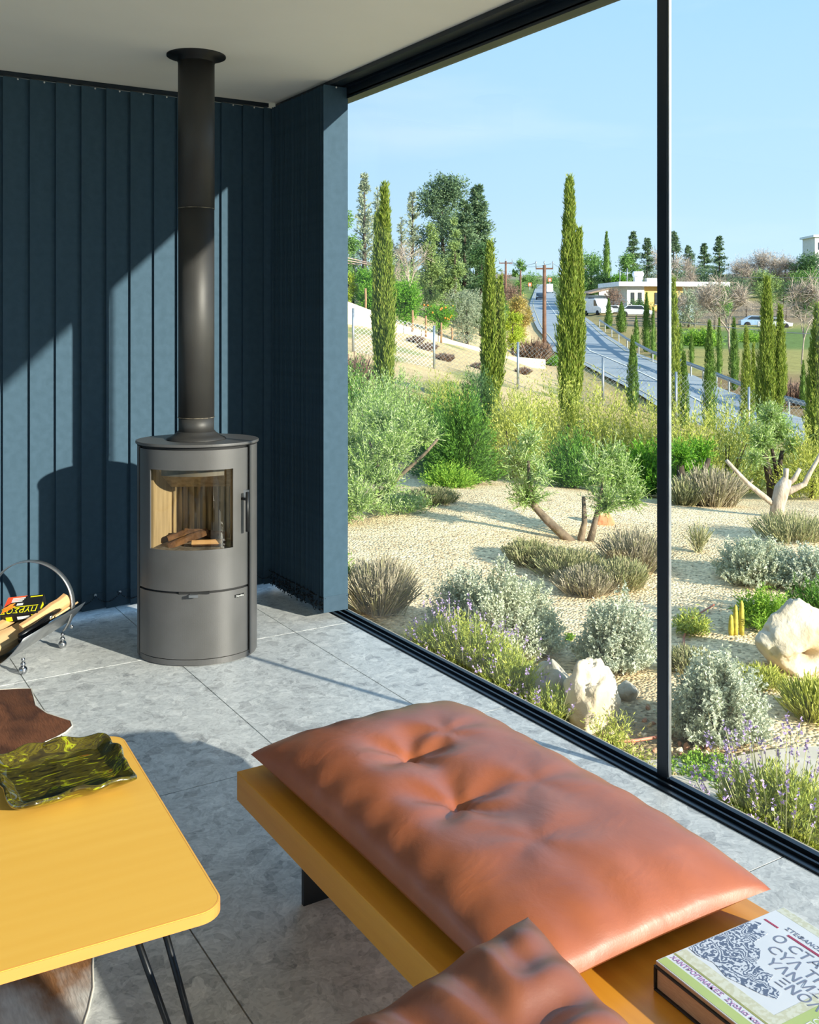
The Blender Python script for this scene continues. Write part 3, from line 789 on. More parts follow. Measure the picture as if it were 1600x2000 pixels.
cu = cushion('seat_cushion', 'long tufted cognac leather cushion lying on the oak bench', 0.575, 1.02, 0.088, 0.04,
             [(-0.045, 0.185, 0.030, 0.062, 0.004), (-0.075, -0.045, 0.034, 0.066, 0.005), (0.075, 0.22, 0.005, 0.06, 0.002), (0.09, -0.08, 0.006, 0.10, 0.002), (-0.06, -0.26, 0.006, 0.10, 0.002)], 0.012)
cu.location = (1.222, 1.695, BZ + 0.041)
tp_ = P(1030, 1806, 1.47)
MT['leather2'] = MT['leather'].copy(); MT['leather2'].name = 'brown_leather'
for nd_ in MT['leather2'].node_tree.nodes:
    if nd_.type == 'VALTORGB': nd_.color_ramp.elements[0].color = lin((112, 60, 38)); nd_.color_ramp.elements[1].color = lin((138, 78, 52))
pl = cushion('throw_pillow', 'crumpled brown leather pillow propped at the near end of the bench', 0.46, 0.46, 0.075, 0.05, [(0.02, 0.02, 0.01, 0.10, 0.004)], 0.05, 3.0, 0.05, 140, 140, 0.012, 0.15, 75, MT['leather2'])
Rm = Matrix.Rotation(-YAW, 4, 'Z') @ Matrix.Rotation(math.radians(15), 4, 'X') @ Matrix.Rotation(math.radians(34), 4, 'Z')
corner = Rm @ Vector((0.22, 0.22, 0))
pl.rotation_euler = Rm.to_euler(); pl.location = Vector(tuple(tp_)) - corner

# ------------------------------------------------------------------ books
MT['book_black'] = pmat('black_book_cloth', (24, 23, 24), (32, 31, 32), 60, 0.5)
MT['pages'] = pmat('tan_page_edges', (206, 166, 128), (192, 150, 112), 90, 0.8, stretch=(1, 1, 12))
MT['cover'] = pmat('ivory_cover', (222, 224, 230), (214, 217, 226), 8, 0.18, coat=0.6)
MT['green'] = pmat('lime_cover_band', (182, 196, 112), (174, 190, 104), 10, 0.2, coat=0.6)
MT['olive'] = pmat('olive_rule', (160, 158, 76), None, 10, 0.25, coat=0.5)
MT['ink'] = pmat('slate_ink', (126, 132, 156), None, 10, 0.35)
MT['mauve'] = pmat('mauve_ink', (176, 132, 186), None, 10, 0.35)
MT['magenta'] = pmat('magenta_ink', (168, 52, 84), None, 10, 0.35)
m, n, b = newmat('etched_ornament'); setp(b, Roughness=0.25)
t = n.nodes.new('ShaderNodeTexCoord'); wv = n.nodes.new('ShaderNodeTexWave'); wv.inputs['Scale'].default_value = 30; wv.inputs['Distortion'].default_value = 30; wv.inputs['Detail'].default_value = 3; wv.inputs['Detail Scale'].default_value = 1.2
n.links.new(t.outputs['Object'], wv.inputs[0]); r_ = n.nodes.new('ShaderNodeValToRGB'); r_.color_ramp.elements[0].position = 0.35; r_.color_ramp.elements[1].position = 0.75
r_.color_ramp.elements[0].color = lin((92, 102, 128)); r_.color_ramp.elements[1].color = lin((206, 211, 224)); n.links.new(wv.outputs[0], r_.inputs[0]); n.links.new(r_.outputs[0], b.inputs['Base Color'])
MT['etch'] = m
bc = atz(1276, 1884, BZ + 0.040)
bk = thing('book', 'thick black hardback with tan page edges lying on the bench', 'book', (bc[0], bc[1], BZ), math.radians(-2.5))
BW, BL = 0.30, 0.24
c_ = MB(); c_.box(0, BW, -BL, 0, 0.0, 0.0035); c_.box(0, BW, -BL, 0, 0.0365, 0.040); c_.box(0, BW, -0.004, 0, 0.0035, 0.0365); c_.build('hard_cover', MT['book_black'], bk, bevel=0.0015)
MB().box(0.005, BW - 0.005, -BL + 0.005, -0.004, 0.0035, 0.0365).build('page_block', MT['pages'], bk)
b2 = thing('book', 'slim book with white and lime green ornamented cover on the black hardback', 'book', (bc[0] + 0.004, bc[1] - 0.002, BZ + 0.0402), math.radians(-2.5))
MB().box(0, BW - 0.004, -BL, 0, 0.0, 0.0045).build('page_block', MT['pages'], b2)
zt = 0.0065
c_ = MB().box(0, BW - 0.004, -BL, 0, 0.0046, zt); cvr = c_.build('cover', MT['cover'], b2, bevel=0.0006)
w2 = BW - 0.004
MB().box(0.002, 0.020, -BL + 0.001, -0.002, zt, zt + 0.0003).build('green_band', MT['green'], cvr)
MB().box(0.040, w2 - 0.002, -BL + 0.001, -BL + 0.042, zt, zt + 0.0003).build('green_band', MT['green'], cvr)
MB().box(0.036, 0.040, -BL + 0.001, -0.002, zt, zt + 0.0003).build('olive_rule', MT['olive'], cvr)
ol = MB().box(0.040, 0.062, -BL + 0.042, -0.002, zt, zt + 0.0002); MT['lattice'] = pmat('pale_lattice_border', (214, 214, 196), (200, 198, 170), 120, 0.3, lo=0.45, hi=0.55, coat=0.5)
ol.box(0.062, w2 - 0.002, -BL + 0.042, -BL + 0.060, zt, zt + 0.0002); ol.box(w2 - 0.02, w2 - 0.002, -BL + 0.06, -0.002, zt, zt + 0.0002); ol.build('lattice_border', MT['lattice'], cvr)
orn = MB(); orn.prism([(0.068, -0.004), (0.10, -0.002), (0.155, -0.004), (0.215, -0.002), (0.225, -0.016), (0.205, -0.022), (0.212, -0.04), (0.17, -0.045), (0.165, -0.065), (0.148, -0.078), (0.135, -0.082), (0.128, -0.105), (0.134, -0.118), (0.112, -0.125), (0.110, -0.152), (0.093, -0.158), (0.082, -0.140), (0.074, -0.112), (0.066, -0.085), (0.075, -0.05), (0.066, -0.025)], zt + 0.0002, zt + 0.0006)
orn.build('ornament', MT['etch'], cvr)
RZ = (0, 0, -PI / 2)
txt('cover_lettering', 'Ο CΤΑΥΡΟC', 0.030, MT['ink'], cvr, (0.205, -0.050, zt + 0.0004), RZ)
txt('cover_lettering', 'CΥΛ ΤΗΛΟ', 0.030, MT['ink'], cvr, (0.175, -0.066, zt + 0.0004), RZ)
txt('cover_lettering', 'ΥΛΝΜΖΟ', 0.028, MT['ink'], cvr, (0.148, -0.088, zt + 0.0004), RZ)
txt('cover_lettering', 'ΞΝΟΛ', 0.028, MT['ink'], cvr, (0.122, -0.128, zt + 0.0004), RZ)
txt('cover_lettering', 'ΣΤΕΦΑΝΟΣ ΑΝΔΡΕΟΥ', 0.013, MT['ink'], cvr, (0.245, -0.045, zt + 0.0004), RZ)
txt('cover_lettering', 'ΧΑΝΤΡΟΠΙΝΑΚΕΣ  Σχολια και ερμηνευτικα', 0.0125, MT['mauve'], cvr, (0.0245, -0.006, zt + 0.0004), RZ)
txt('cover_lettering', 'ΚΗΠΟΙ ΚΑΡΑΚΑΣΙΔΗ', 0.018, MT['cover'], cvr, (0.060, -BL + 0.012, zt + 0.0004), (0, 0, 0))
mg = MB(); mg.box(0.236, 0.240, -0.038, -0.010, zt, zt + 0.0005); mg.box(0.233, 0.238, -0.20, -0.06, zt, zt + 0.0005); mg.build('magenta_rule', MT['magenta'], cvr)
# ------------------------------------------------------------------ terrain outside
TPX = np.array([-900, 300, 668, 800, 950, 1025, 1100, 1250, 1400, 1600, 2000, 3000.])
TD = np.array([1.0, 4, 6, 7, 8.3, 10.5, 14, 20, 24, 34, 48, 62, 90, 150, 300, 600, 1000])
g0 = -0.2
TZT = np.array([
    [g0] * 12, [g0] * 12, [-.16] * 12,
    [-.1, -.1, -.1, -.1, -.1, -.11, -.12, -.14, -.15, -.15, -.15, -.15],
    [-.05, -.05, -.05, -.05, -.06, -.08, -.1, -.15, -.17, -.2, -.2, -.2],
    [-.2, -.2, -.2, -.25, -.3, -.32, -.35, -.4, -.45, -.45, -.45, -.45],
    [.3, .3, .25, .1, -.05, -.15, -.25, -.5, -.7, -.9, -1.0, -1.0],
    [1.0, .9, .5, .2, -.05, -.2, -.4, -.8, -1.1, -1.5, -1.6, -1.6],
    [1.4, 1.2, .7, .33, -.1, -.3, -.55, -.95, -1.5, -2.0, -2.2, -2.2],
    [2.6, 2.0, 1.2, .65, -.15, -.65, -1.2, -1.75, -2.6, -3.2, -3.2, -3.2],
    [3.6, 2.9, 1.6, 1.0, -.33, -1.1, -1.6, -2.5, -2.5, -2.6, -2.6, -2.6],
    [4.2, 3.4, 2.2, 1.6, .3, -1.7, -1.85, -1.82, -1.82, -1.9, -1.9, -1.9],
    [5, 4, 3.2, 2.8, 1.5, -.3, -.45, -.46, -.46, -.5, -.5, -.5],
    [7, 6, 5, 5, 3.5, 2.6, 2.46, 2.46, 2.6, 3.2, 3.4, 3.4],
    [12, 11, 10, 10, 10, 9.7, 9.7, 9.7, 10.5, 13, 15, 15],
    [25, 26, 26, 26, 25, 24.2, 24, 24, 25, 28, 30, 30],
    [44, 48, 50, 48, 46, 44, 42, 42, 45, 48, 50, 50]])
_nu, _nd = 240, 260
_fu = np.linspace((TPX[0] - 800) / F_PX, (TPX[-1] - 800) / F_PX, _nu); _fd = np.linspace(math.log(TD[0]), math.log(TD[-1]), _nd)
_tmp = np.array([np.interp(_fu, (TPX - 800) / F_PX, r) for r in TZT])
TAB = np.array([np.interp(_fd, np.log(TD), _tmp[:, i]) for i in range(_nu)]).T
for _ in range(2):
    Pd = np.pad(TAB, 2, mode='edge')
    TAB = sum(Pd[2:-2, 2 + i:2 + i + _nu] for i in (-2, -1, 0, 1, 2)) / 5
    Pd = np.pad(TAB, 2, mode='edge')
    TAB = sum(Pd[2 + i:2 + i + _nd, 2:-2] for i in (-2, -1, 0, 1, 2)) / 5


LE = [(1700, 990), (1500, 905), (1400, 860), (1290, 800), (1180, 735), (1085, 690), (1048, 640), (1035, 600), (1043, 575), (1050, 556)]
RE = [(1900, 935), (1600, 835), (1500, 800), (1400, 760), (1290, 712), (1230, 688), (1180, 655), (1140, 620), (1100, 590), (1082, 570), (1070, 556)]


def ZR(d): return -4.82 + 0.0487 * d


def RD(py, up=0.0): return (6.21 - up) / (0.0487 + (py - 622) / 1955)


ld = np.array([RD(q[1]) for q in LE]); rd_ = np.array([RD(q[1]) for q in RE]); lp = np.array([q[0] for q in LE]); rp_ = np.array([q[0] for q in RE])


def tzv(u, d):
    fi = np.clip((u - _fu[0]) / (_fu[1] - _fu[0]), 0, _nu - 1.001); fj = np.clip((np.log(d) - _fd[0]) / (_fd[1] - _fd[0]), 0, _nd - 1.001)
    i = fi.astype(int); j = fj.astype(int); a = fi - i; b = fj - j
    z = (TAB[j, i] * (1 - a) + TAB[j, i + 1] * a) * (1 - b) + (TAB[j + 1, i] * (1 - a) + TAB[j + 1, i + 1] * a) * b
    amp = np.interp(d, [3, 4.5, 8, 10, 20, 30, 60], [0.015, 0.03, 0.04, 0.05, 0.08, 0.08, 0.02])
    X = d * (FW[0] + u * RT[0]); Y = d * (FW[1] + u * RT[1])
    f = np.interp(d, [4, 12], [1.0, 0.45])
    z = z + amp * (np.sin(2.1 * X * f + 1.3 * Y * f) + np.sin(3.3 * Y * f - 1.1 * X * f + 2) + 0.5 * np.sin(6.7 * X * f + 4.1 * Y * f)) / 2.5
    # cut the road bed into the slope
    pxs = u * F_PX + 800; l_, r_ = np.interp(d, ld, lp), np.interp(d, rd_, rp_); sc = F_PX / d
    out = np.maximum(np.maximum(l_ - 1.0 * sc - pxs, pxs - r_ - 1.2 * sc), 0) / sc
    cap = ZR(d) - 0.06 + np.maximum(out - 0.2, 0) * 0.55
    return np.where((d > 36) & (d < 430), np.minimum(z, cap), z)


def tz(px, d): return float(tzv(np.array([(px - 800) / F_PX]), np.array([float(d)]))[0])


def G(px, d, dz=0.0): return PX(px, d, tz(px, d) + dz)


nu, nd = 300, 250
us = np.linspace(-0.55, 1.0, nu); ds = np.exp(np.linspace(math.log(2.2), math.log(950), nd))
UU, DD = np.meshgrid(us, ds)
ZZ = tzv(UU, DD)
XX = DD * (FW[0] + UU * RT[0]); YY = DD * (FW[1] + UU * RT[1])
gm = bpy.data.meshes.new('ground')
co = np.stack([XX, YY, ZZ], -1).reshape(-1, 3)
idx = np.arange(nu * nd).reshape(nd, nu)
qd = np.stack([idx[:-1, :-1], idx[:-1, 1:], idx[1:, 1:], idx[1:, :-1]], -1).reshape(-1, 4)
gm.vertices.add(len(co)); gm.vertices.foreach_set('co', co.ravel())
gm.loops.add(qd.size); gm.loops.foreach_set('vertex_index', qd.ravel().astype(np.int32))
gm.polygons.add(len(qd)); gm.polygons.foreach_set('loop_start', np.arange(0, qd.size, 4, dtype=np.int32))
gm.polygons.foreach_set('use_smooth', np.ones(len(qd), bool)); gm.update(calc_edges=True)
PP = UU * F_PX + 800


def lerp3(a, b, t): return a * (1 - t[..., None]) + b * t[..., None]


def sst(x, a, b):
    t = np.clip((x - a) / (b - a), 0, 1); return t * t * (3 - 2 * t)


C_ = lambda c: np.array(lin(c)[:3])
nzv = (np.sin(XX * 0.9 + 1.7 * np.sin(YY * 0.35)) + np.sin(YY * 1.3 + XX * 0.4 + 2) + np.sin(XX * 2.3 - YY * 1.9)) / 3
base = np.broadcast_to(C_((240, 214, 172)), XX.shape + (3,)).copy()                       # gravel
base = lerp3(base, C_((150, 134, 106)), (1 - sst(XX, 2.75, 3.25)) * sst(PP, 1040, 1120) * (1 - sst(DD, 4.6, 5.2)))   # planting soil by the glass
base = lerp3(base, C_((120, 122, 78)), sst(DD, 9.5, 11))                                   # scrub
base = lerp3(base, C_((206, 184, 142)), sst(DD, 15, 19) * (1 - sst(PP, 1080, 1180)))        # stony slope
base = lerp3(base, C_((122, 140, 80)), sst(nzv, 0.25, 0.55) * sst(DD, 15, 19) * (1 - sst(DD, 40, 60)) * 0.75)
base = lerp3(base, C_((168, 152, 106)), sst(DD, 18, 24) * sst(PP, 1100, 1180))              # dry grass to the right
base = lerp3(base, C_((146, 124, 92)), sst(DD, 40, 44) * sst(PP, 1330, 1400) * (1 - sst(DD, 56, 62)))
base = lerp3(base, C_((166, 160, 100)), sst(DD, 58, 64) * sst(PP, 1300, 1350))
base = lerp3(base, C_((112, 134, 76)), sst(DD, 76, 80) * (1 - sst(DD, 98, 106)) * sst(PP, 1290, 1330))
base = lerp3(base, C_((156, 138, 112)), sst(DD, 104, 112) * (1 - sst(DD, 160, 180)) * sst(PP, 1180, 1240))
base = lerp3(base, C_((110, 126, 74)), sst(DD, 170, 230))
base = lerp3(base, C_((150, 142, 128)), sst(DD, 480, 700))
ca = gm.color_attributes.new('ground_tint', 'FLOAT_COLOR', 'POINT')
ca.data.foreach_set('color', np.concatenate([base.reshape(-1, 3), np.ones((nu * nd, 1))], 1).astype(np.float32).ravel())
m, n, b = newmat('garden_ground'); setp(b, Roughness=0.95); b.inputs['Specular IOR Level'].default_value = 0.1
at = n.nodes.new('ShaderNodeAttribute'); at.attribute_name = 'ground_tint'
ge = n.nodes.new('ShaderNodeNewGeometry')
v1 = n.nodes.new('ShaderNodeTexVoronoi'); v1.inputs['Scale'].default_value = 62; n.links.new(ge.outputs['Position'], v1.inputs['Vector'])
sc_ = n.nodes.new('ShaderNodeSeparateColor'); n.links.new(v1.outputs['Color'], sc_.inputs[0])
r_ = n.nodes.new('ShaderNodeValToRGB'); el = r_.color_ramp.elements; el[0].position = 0; el[0].color = (0.42, 0.40, 0.38, 1); el[1].position = 1; el[1].color = (1.3, 1.28, 1.22, 1)
q = el.new(0.15); q.color = (0.78, 0.76, 0.72, 1); q = el.new(0.55); q.color = (1.02, 1.0, 0.98, 1)
n.links.new(sc_.outputs[0], r_.inputs[0])
n1 = n.nodes.new('ShaderNodeTexNoise'); n1.inputs['Scale'].default_value = 1.6; n1.inputs['Detail'].default_value = 8; n1.inputs['Roughness'].default_value = 0.7; n.links.new(ge.outputs['Position'], n1.inputs[0])
r3 = n.nodes.new('ShaderNodeValToRGB'); r3.color_ramp.elements[0].position = 0.3; r3.color_ramp.elements[0].color = (0.62, 0.6, 0.56, 1); r3.color_ramp.elements[1].position = 0.62; r3.color_ramp.elements[1].color = (1.05, 1.05, 1.05, 1)
n.links.new(n1.outputs[0], r3.inputs[0])
a1 = n.nodes.new('ShaderNodeMixRGB'); a1.blend_type = 'MULTIPLY'; a1.inputs[0].default_value = 1; a2 = n.nodes.new('ShaderNodeMixRGB'); a2.blend_type = 'MULTIPLY'; a2.inputs[0].default_value = 0.8
n.links.new(at.outputs['Color'], a1.inputs[1]); n.links.new(r_.outputs[0], a1.inputs[2]); n.links.new(a1.outputs[0], a2.inputs[1]); n.links.new(r3.outputs[0], a2.inputs[2])
n.links.new(a2.outputs[0], b.inputs['Base Color'])
bp = n.nodes.new('ShaderNodeBump'); bp.inputs['Strength'].default_value = 0.7; bp.inputs['Distance'].default_value = 0.012; n.links.new(v1.outputs['Distance'], bp.inputs['Height']); n.links.new(bp.outputs[0], b.inputs['Normal']); bp.invert = True
MT['ground'] = m
struct(mobj('ground', gm, m), 'gravel garden ground falling away to road and fields')
MT['soil'] = pmat('plain_gravel', (200, 188, 160), (180, 168, 140), 30, 0.95)
gb = MB().box(2.35, 60, -60, 1.2, -1.2, -0.24); gb.box(-60, XL - 0.12, -60, 40, -1.2, -0.24)
struct(gb.build('ground_beside_house', MT['soil']), 'gravel ground beside the house')

# ------------------------------------------------------------------ plant kit


def unit(v): return v / (np.linalg.norm(v, axis=-1, keepdims=True) + 1e-9)


def runit(*s): return unit(rng.normal(size=s + (3,)))


def leafq(pos, d, ln, wd):
    d = unit(d); side = unit(np.cross(d, runit(*d.shape[:-1])))
    ln = np.broadcast_to(np.asarray(ln), d.shape[:-1])[..., None]; wd = np.broadcast_to(np.asarray(wd), d.shape[:-1])[..., None]
    mid = pos + d * ln * 0.45
    return np.stack([pos, mid + side * wd / 2, pos + d * ln, mid - side * wd / 2], -2).reshape(-1, 4, 3)


def shoots(base, d, L, n, ll, lw_, spread, t0=0.12, bend=0.0, taper=0.35):
    S = len(base); d = unit(d); L = np.broadcast_to(np.asarray(L, float), (S,))
    t = t0 + (1 - t0) * rng.random((S, n))
    pos = base[:, None] + d[:, None] * (L[:, None] * t)[..., None]
    pos[..., 2] += bend * (L[:, None] * t) * t
    ld = unit(d[:, None] * (1 - spread) + runit(S, n) * spread)
    s_ = (1 - taper * t) * rng.uniform(0.7, 1.2, (S, n))
    return leafq(pos, ld, ll * s_, lw_ * s_)


def stems(base, d, L, w_):
    d = unit(d); side = unit(np.cross(d, runit(len(base)))); L = np.broadcast_to(np.asarray(L, float), (len(base),))[:, None]
    tip = base + d * L
    return np.stack([base - side * w_ / 2, base + side * w_ / 2, tip + side * w_ * 0.3, tip - side * w_ * 0.3], 1)


def qmesh(name, Q):
    Q = np.concatenate(Q, 0) if isinstance(Q, (list, tuple)) else Q
    N = len(Q); me = bpy.data.meshes.new(name)
    me.vertices.add(4 * N); me.vertices.foreach_set('co', Q.astype(np.float32).ravel())
    me.loops.add(4 * N); me.loops.foreach_set('vertex_index', np.arange(4 * N, dtype=np.int32))
    me.polygons.add(N); me.polygons.foreach_set('loop_start', np.arange(0, 4 * N, 4, dtype=np.int32))
    me.update(calc_edges=True)
    return me


def ddir(n, lo=0.03):
    z = rng.uniform(lo, 1, n); a = rng.uniform(0, 2 * PI, n); r = np.sqrt(1 - z * z)
    return np.stack([r * np.cos(a), r * np.sin(a), z], -1)


def lump(dr, k=4.0, amp=0.15, ph=0.0):
    return 1 + amp * (np.sin(k * dr[:, 0] * 2 + ph) * np.sin(k * dr[:, 1] * 2 + 1.3 * ph) + 0.6 * np.sin(k * 3.1 * dr[:, 0] + 2.2 * k * dr[:, 2] + ph))


def dome(rx, ry, h, N, slen, n, ll, lw_, spread, up=0.8, lmp=0.12, inner=0.55):
    dr = ddir(N); s_ = lump(dr, 4, lmp, rng.uniform(0, 6)) * (inner + (1 - inner) * rng.random(N) ** 0.45)
    T = dr * s_[:, None] * np.array([rx, ry, h])
    d = unit(dr * np.array([1, 1, 1]) + np.array([0, 0, up]))
    sl_ = slen * rng.uniform(0.7, 1.2, N)
    B = T - d * sl_[:, None]; B[:, 2] = np.maximum(B[:, 2], 0.0)
    return B, d, sl_


def blobs(bl, N, slen, up=0.5):
    c = np.array([q[:3] for q in bl]); r = np.array([q[3] for q in bl]); wgt = r ** 2 / (r ** 2).sum()
    k = rng.choice(len(bl), N, p=wgt); dr = runit(N)
    T = c[k] + dr * (r[k] * (0.35 + 0.65 * rng.random(N) ** 0.5) * lump(dr, 3, 0.15, 1.0))[:, None]
    d = unit(dr + np.array([0, 0, up])); sl_ = slen * rng.uniform(0.7, 1.25, N)
    return T - d * sl_[:, None], d, sl_


L_ = {}
L_['silver'] = leafmat('silver_foliage', [(148, 154, 130), (170, 176, 152), (190, 194, 170), (150, 152, 122)], 0.3)
L_['silver2'] = leafmat('blue_silver_foliage', [(142, 150, 132), (166, 173, 152), (188, 192, 172), (142, 145, 120)], 0.3)
L_['dry'] = leafmat('dry_grey_stems', [(142, 132, 112), (166, 156, 134), (124, 118, 96), (148, 144, 104)], 0.25)
L_['drygreen'] = leafmat('grey_green_stems', [(130, 132, 94), (152, 148, 112), (116, 124, 78), (166, 154, 122)], 0.25)
L_['lav'] = leafmat('lavender_green', [(124, 140, 80), (150, 162, 74), (172, 174, 78), (118, 130, 88)], 0.35)
L_['lavflower'] = leafmat('lavender_flowers', [(138, 120, 158), (158, 140, 178), (128, 112, 146)], 0.2)
L_['lavstalk'] = leafmat('lavender_stalks', [(136, 140, 96), (150, 146, 108)], 0.2)
L_['olive'] = leafmat('olive_leaves', [(96, 122, 58), (120, 148, 66), (148, 168, 98), (172, 184, 140), (88, 112, 56)], 0.25)
L_['yellowgreen'] = leafmat('yellow_green_leaves', [(138, 144, 60), (158, 162, 72), (178, 178, 100), (124, 136, 56)], 0.3)
L_['rosemary'] = leafmat('deep_green_needles', [(58, 92, 36), (78, 116, 42), (98, 136, 50), (50, 80, 40)], 0.22)
L_['grass'] = leafmat('fresh_green', [(92, 130, 44), (116, 150, 52), (136, 160, 60)], 0.3)
L_['cypress'] = leafmat('cypress_scales', [(86, 104, 36), (112, 130, 48), (136, 146, 60), (96, 116, 44), (150, 152, 76)], 0.3)
L_['cypress2'] = leafmat('dark_cypress_scales', [(62, 88, 36), (84, 112, 44), (104, 126, 54)], 0.25)
L_['conifer'] = leafmat('conifer_needles', [(62, 84, 60), (84, 106, 74), (104, 122, 86), (74, 94, 72)], 0.12)
L_['pine'] = leafmat('pale_pine_needles', [(100, 122, 70), (120, 140, 82), (138, 152, 94)], 0.2)
L_['euca'] = leafmat('grey_eucalyptus_leaves', [(112, 124, 100), (132, 142, 118), (148, 152, 126)], 0.2)
L_['citrus'] = leafmat('citrus_leaves', [(66, 112, 30), (92, 140, 38), (116, 156, 46), (60, 98, 34)], 0.25)
L_['lemon'] = leafmat('yellowing_leaves', [(142, 158, 48), (160, 168, 58), (120, 148, 46)], 0.3)
L_['broad'] = leafmat('broadleaf_green', [(76, 110, 56), (96, 128, 62), (112, 140, 70)], 0.2)
L_['dark'] = leafmat('dark_evergreen', [(52, 80, 46), (66, 94, 52), (78, 104, 56)], 0.15)
L_['autumn'] = leafmat('russet_leaves', [(150, 132, 78), (164, 142, 80), (138, 136, 70)], 0.2)
L_['brown'] = leafmat('brown_brush', [(112, 92, 78), (128, 104, 88), (96, 80, 70)], 0.1)
L_['twig'] = leafmat('grey_twigs', [(140, 128, 116), (156, 144, 130), (124, 112, 102)], 0.0)
MT['trunk'] = pmat('grey_bark', (128, 112, 92), (86, 74, 60), 14, 0.95, bump=0.6, bscale=40)
MT['paletrunk'] = pmat('weathered_white_wood', (196, 182, 164), (150, 134, 116), 10, 0.9, bump=0.4, bscale=40, stretch=(3, 3, 1))
MT['baretrunk'] = pmat('pale_grey_bark', (164, 152, 136), (132, 120, 106), 6, 0.95)
MT['darktrunk'] = pmat('dark_bark', (76, 64, 52), (52, 44, 36), 14, 0.95)
MT['lime'] = pmat('limestone', (214, 202, 180), (176, 152, 116), 5, 0.95, bump=0.9, bscale=26, lo=0.42, hi=0.72)
MT['lime2'] = pmat('grey_limestone', (190, 182, 164), (136, 122, 98), 6, 0.95, bump=0.9, bscale=24, lo=0.4, hi=0.7)


def plant(name, label, cat, loc, parts, group=None, rot=None):
    t = thing(name, label, cat, loc, rng.uniform(0, 6.28) if rot is None else rot, group)
    for nm, me, mat in parts: mobj(nm, me, mat, t)
    return t


def santolina(label, px, d, r, h, mat='silver', N=620, ry=None, rot=None, grp='silver mounds in the garden bed'):
    B, dd, sl_ = dome(r, ry or r, h, N, h * 0.42, 0, 0, 0, 0, 0.55, 0.16, 0.5)
    Q = shoots(B, dd, sl_, 22, 0.015, 0.008, 0.75, 0.3, taper=0.0)
    st_ = stems(B - dd * 0.05, dd, sl_, 0.004)
    return plant('silver_shrub', label, 'shrub', G(px, d), [('foliage', qmesh('foliage', Q), L_[mat]), ('stems', qmesh('stems', st_), L_['dry'])], grp, rot)


def lavender(label, px, d, r, h, N=900, fl=120, ry=None, rot=None, flh=0.55):
    B, dd, sl_ = dome(r, ry or r, h * 0.75, N, h * 0.5, 0, 0, 0, 0, 1.0, 0.12, 0.4)
    Q = shoots(B, dd, sl_ * 1.15, 15, 0.030, 0.006, 0.38, 0.1)
    parts = [('foliage', qmesh('foliage', Q), L_['lav'])]
    if fl:
        Bf, df, sf = dome(r * 0.95, (ry or r) * 0.95, h * 0.7, fl, 0.02, 0, 0, 0, 0, 1.6, 0.1, 0.7)
        sf = h * flh * rng.uniform(0.6, 1.1, fl)
        parts.append(('stalks', qmesh('stalks', stems(Bf, df, sf, 0.0035)), L_['lavstalk']))
        tip = Bf + unit(df) * (sf * 0.93)[:, None]
        parts.append(('flower_spikes', qmesh('flowers', shoots(tip, df, 0.045, 9, 0.012, 0.010, 0.7, 0.0)), L_['lavflower']))
    return plant('lavender', label, 'lavender', G(px, d), parts, 'lavender bushes by the glass', rot)


def drybush(label, px, d, r, h, mat='dry', N=900, ry=None, rot=None, name='dry_lavender', cat='shrub', grp='dry lavender bushes'):
    B, dd, sl_ = dome(r, ry or r, h * 0.8, N, h * 0.55, 0, 0, 0, 0, 1.0, 0.12, 0.35)
    Q = [stems(B, unit(dd + 0.25 * runit(N)), sl_ * 1.25, 0.006 * max(1, d / 6)), shoots(B, dd, sl_ * 1.1, 5, 0.035 * max(1, d / 7), 0.007 * max(1, d / 7), 0.35, 0.2)]
    return plant(name, label, cat, G(px, d), [('stems', qmesh('stems', Q), L_[mat])], grp, rot)


def bush(label, px, d, rx, h, mat, N=900, n=9, ll=0.04, lw_=0.013, slen=0.22, ry=None, name='garden_shrub', cat='shrub', grp=None, up=0.7, spread=0.55, dz=0.0, rot=None):
    B, dd, sl_ = dome(rx, ry or rx, h, N, slen, 0, 0, 0, 0, up, 0.18, 0.45)
    parts = [('foliage', qmesh('foliage', shoots(B, dd, sl_, n, ll, lw_, spread)), L_[mat])]
    tr = MB()
    for k_ in range(5):
        a_ = rng.uniform(0, 6.28); tr.tube([(0, 0, -0.05), (rx * 0.2 * math.cos(a_), rx * 0.2 * math.sin(a_), h * 0.25), (rx * 0.4 * math.cos(a_), rx * 0.4 * math.sin(a_), h * 0.5)], [0.02 * h, 0.012 * h, 0.004 * h], 5)
    t = plant(name, label, cat, G(px, d, dz), parts, grp, rot)
    tr.build('branches', MT['darktrunk'], t)
    return t


def W2L(loc, px, py, d):
    p = P(px, py, d); return (p[0] - loc[0], p[1] - loc[1], p[2] - loc[2])


def treepx(label, px, d, trunks, crowns, mat, N=900, n=12, ll=0.04, lw_=0.010, slen=0.25, name='olive_tree', cat='tree', grp=None, tm='trunk', up=0.6, spread=0.5):
    """trunks: lists of (px,py,r_m) ; crowns: (px,py,r_px,dd)"""
    loc = G(px, d); t = thing(name, label, cat, loc, 0, grp)
    for tr in trunks:
        MB().tube([W2L(loc, q[0], q[1], d + (q[3] if len(q) > 3 else 0)) for q in tr], [q[2] for q in tr], 8).build('trunk', MT[tm], t)
    bl = [tuple(W2L(loc, c[0], c[1], d + c[3])) + (c[2] * d / F_PX,) for c in crowns]
    B, dd, sl_ = blobs(bl, N, slen, up)
    mobj('foliage', qmesh('foliage', [shoots(B, dd, sl_, n, ll, lw_, spread), stems(B, dd, sl_, lw_ * 0.5)]), L_[mat], t)
    return t


